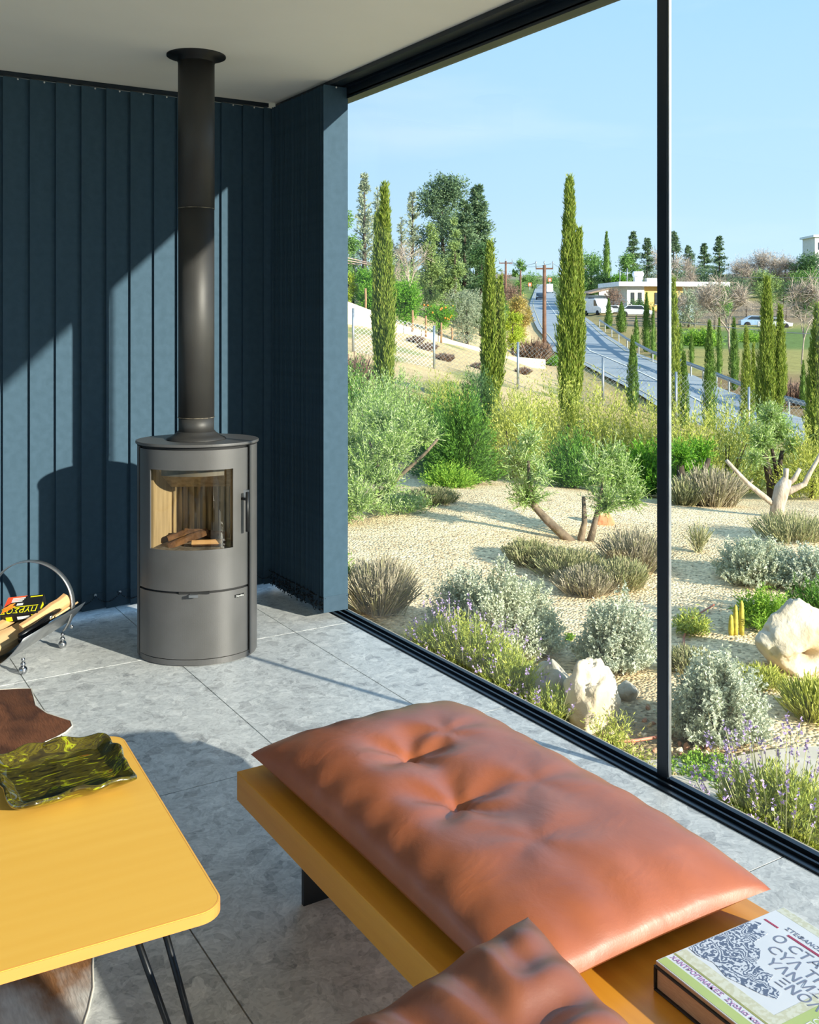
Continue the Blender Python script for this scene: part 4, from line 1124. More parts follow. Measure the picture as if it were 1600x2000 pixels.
def cypress(label, px, top, wpx, d, mat='cypress', tops=(), N=None, grp='columnar cypresses'):
    gz = tz(px, d); loc = PX(px, d, gz); ztop = 1.39 - (top - 622) / F_PX * d
    H_ = ztop - gz; w_ = wpx * d / F_PX
    t = thing('cypress_tree', label, 'tree', loc, rng.uniform(0, 6.28), grp)
    big = wpx > 20
    N = N or (2200 if wpx > 30 else 900 if wpx > 15 else 450)
    cols = [(0, 0, H_, w_ * (0.82 if tops else 1.0), 1.0)]
    for (tpx, tpy, sc) in tops:
        dx = (tpx - px) * d / F_PX; v = RT * dx; a = -t.rotation_euler.z
        cols.append((v[0] * math.cos(a) - v[1] * math.sin(a), v[0] * math.sin(a) + v[1] * math.cos(a), 1.39 - (tpy - 622) / F_PX * d - gz, w_ * sc, 0.6))
    Q = []; core = MB()
    for (cx, cy, hh, ww, sh_) in cols:
        n_ = int(N * sh_); tt = rng.random(n_) ** 0.9; th = rng.uniform(0, 2 * PI, n_)
        pr = lambda t_: ww / 2 * (0.62 + 0.38 * np.minimum(1, t_ / 0.3)) * (1 - t_ ** 1.7) ** 0.95
        rr = pr(tt) * (0.68 + 0.44 * rng.random(n_) + 0.35 * (rng.random(n_) > 0.93)) * (1 + 0.14 * np.sin(3 * th + 9 * tt) + 0.08 * np.sin(5 * th - 14 * tt))
        lean = np.minimum(1, tt * 2.2)
        B = np.stack([cx * lean + rr * np.cos(th), cy * lean + rr * np.sin(th), tt * hh * 0.97], -1)
        dd = unit(np.stack([0.22 * np.cos(th), 0.22 * np.sin(th), np.ones(n_)], -1) + 0.10 * runit(n_))
        sl_ = hh * 0.045 * rng.uniform(0.7, 1.5, n_) + 0.06
        Q.append(shoots(B - dd * sl_[:, None] * 0.3, dd, sl_, 9, 0.55 * hh * 0.045 + 0.03, max(0.018, ww * 0.042), 0.26, 0.0))
        core.lathe([(float(pr(np.array(q))) * 0.72 + 0.004, hh * q) for q in (0.01, 0.1, 0.25, 0.45, 0.65, 0.85, 0.97)], 8)
        if cx or cy:
            k0 = len(core.v) - 56
            core.v[k0:] = [(q[0] + cx * min(1, q[2] / hh * 2.2), q[1] + cy * min(1, q[2] / hh * 2.2), q[2]) for q in core.v[k0:]]
    mobj('foliage', qmesh('foliage', Q), L_[mat], t)
    core.build('inner_foliage', L_[mat], t)
    MB().tube([(0, 0, -0.2), (0, 0, H_ * 0.2)], [w_ * 0.14, w_ * 0.10], 6).build('trunk', MT['darktrunk'], t)
    return t


def crowntree(label, px, d, base_py, top, wpx, mat, blobsn=7, N=800, n=7, leaf=0.02, name='broadleaf_tree', cat='tree', grp=None, shape='round', tm='darktrunk', trunk=True, low=0.15, thin=0.42):
    """far tree: px sizes turned to metres at distance d; base on the terrain"""
    gz = tz(px, d); loc = PX(px, d, gz); H_ = 1.39 - (top - 622) / F_PX * d - gz; w_ = wpx * d / F_PX * 1.12
    t = thing(name, label, cat, loc, rng.uniform(0, 6.28), grp)
    lf = leaf * H_ if leaf < 0.5 else leaf
    bl = []
    for k_ in range(blobsn):
        f = low + (1 - low) * (k_ + 0.5) / blobsn
        if shape == 'round': rr = w_ * 0.30; off = w_ * 0.26 * math.sin(PI * min(1, max(0.1, (f - low) / (1 - low))))
        elif shape == 'cone': rr = w_ * (0.14 + 0.26 * (1 - f)); off = w_ * 0.2 * (1.05 - f)
        else: rr = w_ * 0.22; off = w_ * 0.25
        a_ = k_ * 2.4
        bl.append((off * math.cos(a_), off * math.sin(a_), min(f * H_, H_ - rr * 0.9), rr))
    N = int(N * 1.6); B, dd, sl_ = blobs(bl, N, lf * 3, 0.3)
    mobj('foliage', qmesh('foliage', shoots(B, dd, sl_, n, lf, lf * thin, 0.6)), L_[mat], t)
    if trunk:
        MB().tube([(0, 0, -0.3), (0.02 * w_, 0, H_ * 0.4), (0, 0.02 * w_, H_ * 0.75)], [H_ * 0.022 + 0.03, H_ * 0.015 + 0.02, 0.02], 6).build('trunk', MT[tm], t)
    return t


def conifer(label, px, d, top, wpx, mat='conifer', nb=110, grp='tall conifers', up=0.15, n=26, lf=0.05, low=0.04):
    nb = int(nb * 1.5)
    gz = tz(px, d); loc = PX(px, d, gz); H_ = 1.39 - (top - 622) / F_PX * d - gz; w_ = wpx * d / F_PX
    t = thing('conifer_tree', label, 'tree', loc, rng.uniform(0, 6.28), grp)
    f = low + (1 - low) * rng.random(nb) ** 0.85; a_ = rng.uniform(0, 2 * PI, nb)
    nb_ = nb; L = w_ * 0.62 * (1 - f) ** 0.75 * rng.uniform(0.6, 1.15, nb) + 0.025 * H_
    dd = unit(np.stack([np.cos(a_), np.sin(a_), np.full(nb, up) + 0.5 * f ** 3], -1)); B = np.stack([0 * f, 0 * f, f * H_ * 0.97], -1)
    mobj('foliage', qmesh('foliage', [shoots(B, dd, L, n, lf * H_, lf * H_ * 0.3, 0.55, 0.1, bend=-0.18), stems(B, dd, L, 0.01 * H_)]), L_[mat], t)
    MB().tube([(0, 0, -0.3), (0, 0, H_ * 0.5), (0, 0, H_ * 0.98)], [H_ * 0.02 + 0.03, H_ * 0.012 + 0.01, 0.01], 6).build('trunk', MT['darktrunk'], t)
    return t


def baretree(label, px, d, top, wpx, lean=0.0, seed=1, depth=5, mat='baretrunk', grp='leafless trees', r0=0.016, fork=0.28, twigs=600):
    gz = tz(px, d); loc = PX(px, d, gz); H_ = 1.39 - (top - 622) / F_PX * d - gz; w_ = wpx * d / F_PX
    t = thing('bare_tree', label, 'tree', loc, 0, grp); rd = random.Random(seed); mb = MB(); ends = []
    wide = w_ / max(H_, 0.1)

    def grow(p, dv, L, r, k_):
        q = p + dv * L * 0.5 + Vector((rd.uniform(-1, 1), rd.uniform(-1, 1), rd.uniform(-.3, .6))) * L * 0.08; e_ = p + dv * L
        mb.tube([p, q, e_], [r, r * 0.85, r * 0.66], 5 if k_ > 2 else 3, cap=False)
        if k_ == 0: ends.append((e_, dv)); return
        for i in range(rd.choice((2, 3, 3)) if k_ > 1 else 3):
            ax = Vector((rd.uniform(-1, 1), rd.uniform(-1, 1), rd.uniform(-0.3, 0.5))).normalized()
            nd_ = (dv + ax * (0.55 + 0.25 * wide)).normalized()
            grow(e_, nd_, L * rd.uniform(0.62, 0.85), r * 0.62, k_ - 1)
        if k_ < depth: ends.append((e_, dv))
    grow(Vector((0, 0, -0.1)), Vector((lean * RT[0], lean * RT[1], 1)).normalized(), H_ * fork, H_ * r0, depth)
    mz = max(v[2] for v in mb.v); mxr = max(math.hypot(v[0], v[1]) for v in mb.v)
    sz = H_ / mz; sxy = (w_ / 2) / mxr
    mb.v = [(v[0] * sxy, v[1] * sxy, v[2] * sz) for v in mb.v]
    mb.build('branches', MT[mat], t)
    B = np.array([(e_[0].x * sxy, e_[0].y * sxy, e_[0].z * sz) for e_ in ends]); k_ = rng.integers(0, len(B), twigs)
    dd = unit(runit(twigs) + np.array([0, 0, 0.5])); B = B[k_]
    mobj('twigs', qmesh('twigs', stems(B, dd, H_ * 0.15 * rng.uniform(0.5, 1.3, twigs), H_ * 0.005)), L_['twig'], t)
    return t


from mathutils import noise as mnoise


def rock(name, label, px, d, w_, h_, dp, mat, seed, hollow=None, cat='boulder', grp='limestone rocks', rough=0.28):
    bm = bmesh.new(); bmesh.ops.create_icosphere(bm, subdivisions=5 if w_ > 0.15 else 3, radius=1)
    for v in bm.verts:
        p = v.co.copy(); so = Vector((seed, seed * 2, 0))
        s_ = 1 + rough * mnoise.noise(p * 1.1 + so) + 0.22 * mnoise.noise(p * 2.4 + so) + 0.10 * abs(mnoise.noise(p * 5 + so)) + 0.06 * mnoise.noise(p * 11 + so) + 0.03 * mnoise.noise(p * 24 + so)
        for k_ in range(9):     # flattened break faces
            nv_ = mnoise.random_unit_vector() if False else Vector((math.sin(k_ * 2.4 + seed), math.cos(k_ * 1.7 + seed * 2), math.sin(k_ * 3.1 + seed * 3))).normalized()
            h__ = p.dot(nv_) * s_; lim = 0.72 + 0.08 * math.sin(k_ * 5 + seed)
            if h__ > lim: s_ *= (lim + (h__ - lim) * 0.25) / h__
        if hollow:
            q = (p - Vector(hollow[:3])).length
            s_ -= hollow[3] * math.exp(-(q / hollow[4]) ** 2)
        v.co = p * s_
    bmesh.ops.scale(bm, vec=(w_ / 2, dp / 2, h_ * 0.62), verts=bm.verts)
    me = bpy.data.meshes.new(name); bm.to_mesh(me); bm.free()
    me.polygons.foreach_set('use_smooth', np.ones(len(me.polygons), bool))
    o = mobj(name, me, mat, None, tuple(G(px, d, h_ * 0.36)), (0, 0, -YAW))
    return tag(o, label, cat, grp)
# ------------------------------------------------------------------ near garden
drybush('grey dry lavender bush at the foot of the stacked blind', 738, 5.35, 0.22, 0.34, 'dry', 1300)
bush('fresh green sprig growing by the blind edge', 664, 5.4, 0.10, 0.34, 'grass', 200, 9, 0.05, 0.008, 0.16, name='garden_weed', cat='plant')
santolina('broad silver grey mound rising behind the flowering lavender', 985, 4.85, 0.36, 0.36, 'silver', 2200, 0.30)
santolina('silver grey dome to the left of the broad silver mound', 905, 5.0, 0.20, 0.36, 'silver2', 700)
lavender('yellow green lavender with purple tips behind the left glass pane', 905, 4.40, 0.28, 0.38, 2000, 110, 0.14, -YAW - 0.6, 0.3)
lavender('small lavender tuft growing left of the pale boulder', 1072, 3.92, 0.11, 0.20, 260, 22)
lavender('wispy lavender clump between tall lavender and boulder', 1000, 4.15, 0.14, 0.28, 800, 26)
rock('boulder', 'pale limestone boulder outside the left pane', 1152, 3.92, 0.235, 0.25, 0.22, MT['lime'], 3.1, rough=0.26)
rock('boulder', 'darker pitted rock touching the pale boulder', 1082, 4.12, 0.19, 0.19, 0.2, MT['lime2'], 7.7)
rock('small_stone', 'fist sized tan stone beside the silver ball shrub', 1228, 4.16, 0.095, 0.075, 0.08, MT['lime2'], 1.4, cat='stone', grp='loose stones')
santolina('silver ball shrub behind the pale boulder', 1205, 4.55, 0.20, 0.33, 'silver2', 1300)
santolina('silver ball shrub just right of the mullion', 1402, 3.78, 0.20, 0.33, 'silver2', 1600)
lavender('purple flowered lavender at the right edge close to the glass', 1525, 3.0, 0.20, 0.30, 2200, 150, 0.17, None, 0.6)
rock('boulder', 'large hollowed limestone boulder at the right edge', 1555, 4.55, 0.40, 0.30, 0.32, MT['lime'], 5.5, (0.12, -0.92, -0.25, 0.75, 0.30), rough=0.3)
bush('low bright green mat above the hollowed boulder', 1492, 5.05, 0.17, 0.20, 'grass', 700, 10, 0.03, 0.007, 0.10, spread=0.5)
bush('green rosemary mat at the right edge', 1600, 5.15, 0.19, 0.22, 'rosemary', 700, 10, 0.03, 0.006, 0.12, spread=0.4)
santolina('sprawling silver shrub with brown stems on the gravel', 1475, 5.9, 0.28, 0.25, 'silver', 1100, 0.24)
santolina('second silver shrub behind the sprawling one at right edge', 1585, 5.75, 0.24, 0.24, 'silver2', 800)
bush('small grey green weed right of the mullion', 1352, 5.0, 0.11, 0.13, 'lav', 220, 8, 0.03, 0.008, 0.08, name='garden_weed', cat='plant')
bush('thin yellow green weed in front of the small stone', 1195, 3.62, 0.12, 0.15, 'yellowgreen', 120, 10, 0.026, 0.005, 0.15, name='garden_weed', cat='plant')
bush('sprawling weed at the foot of the mullion', 1235, 3.40, 0.10, 0.10, 'yellowgreen', 120, 10, 0.024, 0.005, 0.12, name='garden_weed', cat='plant')
bush('low clover patch below the silver ball by the mullion', 1385, 3.48, 0.14, 0.035, 'grass', 400, 8, 0.016, 0.010, 0.03, name='garden_weed', cat='plant')
bush('tiny green weed on the gravel below the broad mound', 1112, 4.95, 0.03, 0.05, 'grass', 40, 6, 0.02, 0.01, 0.03, name='garden_weed', cat='plant')
drybush('golden dry grass below the hollowed boulder', 1588, 4.0, 0.14, 0.20, 'yellowgreen', 500, name='dry_grass', cat='grass', grp='dry grasses')
drybush('golden creeping grass left of the hollowed boulder', 1480, 4.35, 0.13, 0.08, 'yellowgreen', 400, name='dry_grass', cat='grass', grp='dry grasses')
drybush('wiry tuft behind the silver ball by the mullion', 1345, 4.5, 0.12, 0.12, 'drygreen', 400, name='dry_grass', cat='grass', grp='dry grasses')
MT['cactus'] = pmat('yellow_cactus', (204, 186, 70), (150, 140, 54), 40, 0.7)
cg = G(1437, 4.95); ca_ = thing('cactus', 'small yellow column cactus left of the hollowed boulder', 'cactus', cg)
for dx, h_ in ((0, 0.15), (0.03, 0.17), (-0.022, 0.10)):
    MB().lathe([(0.012, 0), (0.014, h_ * 0.3), (0.012, h_ * 0.7), (0.009, h_ * 0.92), (0.002, h_)], 10, (dx * RT[0], dx * RT[1], 0)).build('stem', MT['cactus'], ca_)
MT['hose'] = pmat('terracotta_hose', (206, 128, 100), (180, 104, 80), 20, 0.5)
hs = [(1108, 3.72), (1150, 3.70), (1200, 3.68), (1245, 3.70), (1290, 3.74), (1335, 3.86)]
hp = [G(a, c, 0.022) for a, c in hs]; hm = MB().tube([tuple(q - hp[0]) for q in hp], 0.006, 6)
tag(hm.build('irrigation_hose', MT['hose'], None, tuple(hp[0])), 'thin terracotta irrigation hose crossing the bed at the mullion', 'hose')
hp = [G(a, c, 0.02) for a, c in [(1335, 4.5), (1336, 4.9), (1350, 5.15), (1395, 5.35)]]
tag(MB().tube([tuple(q - hp[0]) for q in hp], 0.005, 6).build('irrigation_hose', MT['hose'], None, tuple(hp[0])), 'brown drip hose looping round the weed right of the mullion', 'hose')
MT['conc'] = pmat('pale_concrete', (206, 196, 180), (190, 180, 162), 9, 0.9)
cp = [atz(*q, -0.185)[:2] for q in [(1240, 1492), (1330, 1486), (1400, 1496), (1440, 1482), (1500, 1470), (1560, 1464), (1640, 1462)]] + [(2.34, 1.3), (2.34, 2.75)]
c0 = cp[0]; pth = MB().prism([(q[0] - c0[0], q[1] - c0[1]) for q in cp][::-1], -0.08, 0.0).build('concrete_path', MT['conc'], None, (c0[0], c0[1], -0.175))
struct(pth, 'pale concrete strip along the outside of the glass')
# loose stones on the soil by the glass
MT['peb'] = [pmat('pebble_%s' % c, a, b_, 12, 0.95) for c, a, b_ in (('cream', (222, 208, 178), (196, 178, 146)), ('rose', (190, 142, 112), (166, 120, 94)), ('tan', (204, 182, 140), (172, 150, 110)))]
pebs = []
for s_ in range(3):
    bm = bmesh.new(); bmesh.ops.create_icosphere(bm, subdivisions=2, radius=1)
    for v in bm.verts: v.co *= 1 + 0.35 * mnoise.noise(v.co * 1.4 + Vector((s_ * 5, 0, 0)))
    pm = bpy.data.meshes.new('stone'); bm.to_mesh(pm); bm.free(); pm.materials.append(MT['peb'][s_]); pebs.append(pm)
for k_ in range(70):
    px_, d_ = rng.uniform(1306, 1475), rng.uniform(3.42, 3.75); s_ = rng.uniform(0.006, 0.019)
    o = mobj('loose_stone', pebs[k_ % 3], None, None, tuple(G(px_, d_, s_ * 0.35)), (rng.uniform(0, 3), rng.uniform(0, 3), 0)); o.scale = (s_, s_ * 0.8, s_ * 0.65)
    tag(o, 'small loose stone on the soil at the foot of the mullion', 'stone', 'loose stones by the mullion')
for k_ in range(45):
    px_, d_ = rng.uniform(1180, 1285), rng.uniform(3.5, 4.1); s_ = rng.uniform(0.006, 0.014)
    o = mobj('loose_stone', pebs[k_ % 3], None, None, tuple(G(px_, d_, s_ * 0.35)), (rng.uniform(0, 3), rng.uniform(0, 3), 0)); o.scale = (s_, s_ * 0.8, s_ * 0.65)
    tag(o, 'small loose stone on the soil right of the pale boulder', 'stone', 'loose stones by the boulder')

# ------------------------------------------------------------------ middle garden
treepx('olive tree with twin leaning trunks on the gravel', 1140, 6.9,
       [[(1135, 1075, 0.035), (1100, 1045, 0.032), (1068, 1015, 0.028), (1045, 990, 0.024), (1035, 955, 0.018), (1032, 900, 0.008)],
        [(1140, 1075, 0.03), (1135, 1050, 0.026), (1142, 1020, 0.02), (1140, 970, 0.012)],
        [(1148, 1075, 0.03), (1160, 1030, 0.022), (1170, 985, 0.014), (1180, 930, 0.007)]],
       [(1030, 950, 52, 0), (1020, 890, 48, 0.1), (1035, 845, 36, 0), (1060, 915, 30, -0.1), (1185, 965, 55, 0), (1215, 920, 52, 0.1), (1165, 905, 40, 0), (1235, 960, 40, 0), (1195, 880, 36, 0.1)],
       'olive', 900, 14, 0.036, 0.009, 0.2)
for lb, px_, d_, r_, h_, mt_ in (('dry grey lavender under the twin trunked olive, left end', 1035, 6.3, 0.17, 0.17, 'drygreen'), ('tall dry lavender in the middle of the olive mound', 1110, 6.1, 0.24, 0.18, 'drygreen'),
                                 ('pale dry lavender at the front of the olive mound', 1150, 5.75, 0.20, 0.17, 'dry'), ('dry lavender at the right of the olive mound', 1240, 6.2, 0.22, 0.30, 'dry'), ('straggly dry lavender right front of the olive mound', 1215, 5.8, 0.16, 0.2, 'drygreen')):
    drybush(lb, px_, d_, r_, h_, mt_, 1000)
MT['terracotta'] = pmat('orange_stone', (216, 160, 120), (190, 128, 92), 8, 0.9)
rock('small_stone', 'orange tinted stone behind the olive trunks', 1180, 7.4, 0.17, 0.10, 0.12, MT['terracotta'], 2.2, cat='stone', grp='loose stones')
treepx('spreading olive at the left edge of the glass', 740, 7.4,
       [[(728, 985, 0.02), (752, 958, 0.018), (790, 922, 0.015), (830, 886, 0.012), (855, 858, 0.009)], [(672, 1030, 0.012), (690, 990, 0.012), (700, 940, 0.008)], [(735, 980, 0.02), (740, 920, 0.015), (720, 860, 0.01)]],
       [(720, 900, 70, 0), (690, 850, 60, 0.2), (770, 860, 62, 0), (700, 960, 58, -0.2), (800, 820, 55, 0.2), (745, 810, 50, 0.3), (672, 920, 50, 0), (760, 930, 45, -0.1), (830, 840, 38, 0.2), (675, 990, 36, -0.2)],
       'olive', 1500, 14, 0.038, 0.009, 0.22)
drybush('dry brown tuft on the gravel beside the left olive', 842, 7.9, 0.22, 0.13, 'drygreen', 700)
bush('low green ground cover below the left olive', 770, 7.6, 0.34, 0.14, 'olive', 500, 9, 0.035, 0.01, 0.12)
bush('deep green rosemary mound in the middle of the garden', 905, 9.3, 0.42, 0.95, 'rosemary', 1700, 12, 0.05, 0.010, 0.28, 0.36, up=0.35, spread=0.4)
bush('second rosemary mound left of the tall one', 850, 9.9, 0.34, 0.85, 'rosemary', 900, 12, 0.05, 0.010, 0.26, up=0.3, spread=0.4)
bush('trailing rosemary at the edge of the gravel', 880, 8.9, 0.30, 0.22, 'grass', 500, 11, 0.045, 0.010, 0.18, up=0.3, spread=0.45)
SH = [('yellow green broom bush right of the rosemary', 1000, 10.2, 0.42, 1.00, 'yellowgreen'), ('tall broom bush behind the olive crown', 1085, 10.8, 0.50, 1.12, 'yellowgreen'),
      ('broom bush between olive crown and mullion', 1175, 10.6, 0.48, 1.12, 'yellowgreen'), ('broom bush touching the mullion', 1262, 10.4, 0.46, 1.05, 'yellowgreen'),
      ('broom bush just right of the mullion', 1340, 10.0, 0.44, 1.0, 'yellowgreen'), ('pale broom bush beside the small dark olive', 1420, 10.4, 0.48, 1.05, 'yellowgreen'),
      ('green undergrowth below the broom left of the mullion', 1255, 9.4, 0.30, 0.55, 'citrus'), ('green undergrowth below the broom right of the mullion', 1335, 9.3, 0.34, 0.45, 'citrus'),
      ('green undergrowth behind the olive trunk', 1120, 9.6, 0.36, 0.6, 'rosemary'), ('broom bush at the right edge behind the dead stump', 1580, 9.8, 0.45, 0.75, 'yellowgreen'),
      ('loose olive scrub in front of the dark cypress row', 1470, 11.2, 0.5, 0.95, 'olive'), ('grey green scrub above the left olive', 715, 11.5, 0.5, 0.9, 'olive'),
      ('dense green bush at the left window edge', 685, 12.2, 0.5, 1.0, 'rosemary'), ('loose green bush below the leftmost cypress', 775, 12.6, 0.5, 0.8, 'olive'),
      ('scrub between the leftmost cypress and the forked one', 860, 12.8, 0.55, 0.75, 'yellowgreen'), ('dark shrub at the foot of the forked cypress', 935, 13.0, 0.35, 0.9, 'dark'),
      ('wispy yellow shrub between forked and tallest cypress', 1025, 12.5, 0.5, 0.8, 'yellowgreen')]
for lb, px_, d_, r_, h_, mt_ in SH:
    bush(lb, px_, d_, r_, h_, mt_, 900, 10, 0.05 if mt_ != 'citrus' else 0.055, 0.011 if mt_ != 'citrus' else 0.02, 0.30, grp='garden scrub', up=0.9 if mt_ == 'yellowgreen' else 0.6, spread=0.4)
drybush('brown brush at the left window edge below the slope', 690, 15.5, 0.5, 0.65, 'brown', 700, name='dry_brush')
drybush('dark dry lavender behind the gravel, right of the mullion', 1390, 8.7, 0.30, 0.40, 'dry', 1100)
drybush('smaller dry lavender left of the dark one', 1335, 8.6, 0.18, 0.28, 'drygreen', 600)
drybush('sparse twiggy weed on the gravel right of the mullion', 1365, 6.6, 0.09, 0.24, 'drygreen', 70)
drybush('dry reed tuft behind the silver shrubs', 1545, 6.9, 0.28, 0.22, 'drygreen', 500)
treepx('shaded olive with dark trunk right of the mullion', 1325, 9.1, [[(1325, 985, 0.05), (1332, 940, 0.045), (1328, 900, 0.03)], [(1340, 970, 0.04), (1375, 925, 0.03), (1385, 895, 0.02)]], [(1330, 880, 34, 0), (1370, 875, 34, 0.2)], 'citrus', 260, 12, 0.05, 0.012, 0.22, tm='darktrunk')
treepx('small dark trunked olive standing before the road', 1510, 9.8, [[(1510, 985, 0.05), (1505, 940, 0.045), (1495, 895, 0.03), (1490, 850, 0.015)], [(1512, 980, 0.04), (1520, 930, 0.03), (1528, 880, 0.02)], [(1518, 930, 0.02), (1505, 860, 0.015)]],
       [(1490, 850, 36, 0), (1520, 830, 38, 0.1), (1505, 800, 28, 0), (1545, 860, 26, 0), (1475, 885, 20, -0.1)], 'olive', 560, 13, 0.05, 0.012, 0.24, tm='darktrunk')
stp_ = G(1520, 7.9); stm = thing('dead_olive_stump', 'dead white olive stump with a long broken branch', 'tree stump', stp_)
for k_, pts in enumerate(([(1518, 1010, .075), (1520, 985, .07), (1528, 955, .075), (1538, 935, .05)], [(1512, 985, .035), (1490, 968, .03), (1462, 945, .027), (1440, 922, .024), (1419, 899, .02)],
                          [(1530, 965, .045), (1550, 955, .035), (1572, 945, .028), (1583, 922, .022), (1596, 900, .02), (1606, 880, .016)], [(1530, 960, .035), (1535, 935, .028), (1536, 915, .03)], [(1535, 950, .03), (1552, 935, .025), (1563, 915, .02)])):
    MB().tube([W2L(stp_, a, b_, 7.9) for a, b_, c in pts], [c * (0.72 if k_ else 0.85) * random.uniform(0.9, 1.15) for a, b_, c in pts], 9).build('branch' if k_ else 'trunk', MT['paletrunk'], stm)

# ------------------------------------------------------------------ cypresses
CY = [('leftmost cypress, tall with a side spire, near the window edge', 752, 366, 40, 14.5, 'cypress', [(738, 420, 0.5)]),
      ('forked cypress between the leftmost and the tallest', 957, 478, 36, 14.5, 'cypress', [(977, 545, 0.55)]),
      ('tallest cypress, centre left of the mullion, by the road', 1112, 352, 50, 16, 'cypress', [(1131, 450, 0.45)]),
      ('short cypress against the road left of the mullion', 1236, 658, 24, 30, 'cypress2', []),
      ('cypress hidden half by the mullion, yellowish', 1316, 545, 26, 25, 'cypress', []),
      ('low cypress behind the chain link right of the mullion', 1336, 690, 20, 27, 'cypress2', []),
      ('broad dark cypress second group right of the mullion', 1386, 628, 27, 38, 'cypress2', []),
      ('brownish cypress beside the doubled one', 1458, 640, 28, 32, 'cypress', [(1472, 672, 0.4)]),
      ('doubled yellow cypress, largest right of the mullion', 1498, 545, 46, 22, 'cypress', [(1524, 600, 0.6)]),
      ('slim cypress beyond the guardrail near the right edge', 1569, 705, 14, 45, 'cypress2', []),
      ('wide cypress cut by the right edge of the picture', 1598, 600, 46, 18, 'cypress', []),
      ('tiny slim cypress beyond the guardrail right of the mullion', 1351, 652, 12, 66, 'cypress2', []),
      ('slim dark cypress behind the broad dark one', 1405, 622, 14, 58, 'cypress2', []),
      ('upright dark cypress between broad and brownish ones', 1434, 622, 19, 52, 'cypress2', []),
      ('slim cypress beyond the rail next to the mullion', 1329, 632, 15, 67, 'cypress2', []),
      ('farthest small cypress at the head of the guardrail', 1189, 583, 16, 106, 'cypress2', []),
      ('second small cypress along the guardrail', 1214, 590, 22, 98, 'cypress2', []),
      ('third small cypress along the guardrail', 1243, 618, 15, 80, 'cypress2', []),
      ('taller dark cypress along the guardrail before the mullion', 1263, 572, 17, 76, 'cypress2', []),
      ('cypress along the guardrail touching the mullion', 1276, 600, 14, 70, 'cypress2', [])]
for lb, px_, tp__, w__, d_, mt_, tops in CY: cypress(lb, px_, tp__, w__, d_, mt_, tops)

# ------------------------------------------------------------------ wire fence
MT['galv'] = pmat('galvanised_steel', (168, 174, 178), (150, 156, 160), 20, 0.4, 0.7)
fposts = [(690, 602, 23), (848, 636, 24), (1012, 668, 24), (1178, 698, 24), (1321, 726, 24), (1463, 756, 24), (1610, 790, 24)]
f0 = G(1178, 24); fence = thing('wire_fence', 'chain link fence on steel posts between garden and road', 'fence', f0)
fp_ = []
for px_, py_, d_ in fposts:
    g_ = G(px_, d_); top_ = P(px_, py_, d_); fp_.append((g_, top_))
    MB().tube([tuple(g_ - f0 - [0, 0, .1]), tuple(top_ - f0)], 0.03, 8).build('post', MT['galv'], fence)
wire = []
for (a, at_), (c, ct_) in zip(fp_[:-1], fp_[1:]):
    L = np.linalg.norm((c - a)[:2]); nn = int(L / 0.11)
    hgt = 10
    for k_ in range(-hgt, nn):
        for s_ in (1, -1):
            u0, u1 = k_ / nn, (k_ + hgt) / nn
            lo_, hi_ = max(u0, 0), min(u1, 1)
            if hi_ <= lo_: continue
            v0, v1 = (lo_ - u0) / (u1 - u0), (hi_ - u0) / (u1 - u0)
            if s_ < 0: v0, v1 = 1 - v0, 1 - v1
            fn = lambda u, v: (a * (1 - u) + c * u) * (1 - v) + (at_ * (1 - u) + ct_ * u) * v - f0 - np.array([0, 0, 0.04]) * v
            p0, p1 = fn(lo_, v0), fn(hi_, v1)
            up_ = np.array([0, 0, 0.003]); wire.append([p0 - up_, p1 - up_, p1 + up_, p0 + up_])
o = mobj('wire_mesh', qmesh('wire_mesh', np.array(wire)), MT['galv'], fence); o['kind'] = 'stuff'

# ------------------------------------------------------------------ retaining wall on the slope
wt_ = [(560, 560, 600, 33), (664, 583, 618, 34), (730, 608, 636, 36), (773, 632, 652, 37.5), (838, 649, 666, 41), (885, 665, 680, 44), (945, 681, 694, 48), (992, 696, 712, 54), (1066, 702, 724, 60)]
MT['rwall'] = pmat('cream_rendered_wall', (214, 202, 172), (196, 182, 150), 4, 0.95)
w0 = P(664, 600, 34); rw = MB()
for i, (a, t_, b_, d_) in enumerate(wt_):
    for dd_ in (0, 0.35):
        rw.v += [tuple(P(a, b_ + 14, d_) + FW * dd_ - w0), tuple(P(a, t_, d_) + FW * dd_ - w0)]
for i in range(len(wt_) - 1):
    k_ = 4 * i
    for f in ((0, 4, 5, 1), (1, 5, 7, 3), (2, 3, 7, 6)): rw.f.append(tuple(k_ + q for q in f)); rw.smooth.append(False)
rw.f += [(0, 1, 3, 2), tuple(len(rw.v) - 4 + q for q in (0, 2, 3, 1))]; rw.smooth += [False, False]
tag(rw.build('retaining_wall', MT['rwall'], None, tuple(w0)), 'low cream retaining wall running down the stony slope', 'wall')

# ------------------------------------------------------------------ road
RDS = np.array([34, 37, 40, 44, 48, 52, 57, 62, 68, 75, 83, 92, 103, 116, 132, 152, 176, 205, 240, 290, 350, 420.])


def rpt(d, t, dz=0.10):
    px = np.interp(d, ld, lp) * (1 - t) + np.interp(d, rd_, rp_) * t
    return PX(px, d, ZR(d) + dz)


def ribbon(t0, t1, dz, d0=34, d1=420, dash=None):
    mb = MB(); dl = [d for d in RDS if d0 <= d <= d1] if dash is None else None
    if dash is None:
        mb.grid(lambda u, v: tuple(rpt(dl[int(round(v * (len(dl) - 1)))], t0 + (t1 - t0) * u, dz)), 1, len(dl) - 1, False)
    else:
        d = d0
        while d < d1:
            e_ = d * (1 + dash); mb.add([rpt(d, t0, dz), rpt(d, t1, dz), rpt(e_, t1, dz), rpt(e_, t0, dz)], [(0, 1, 2, 3)]); d *= 1 + 2.3 * dash
    return mb


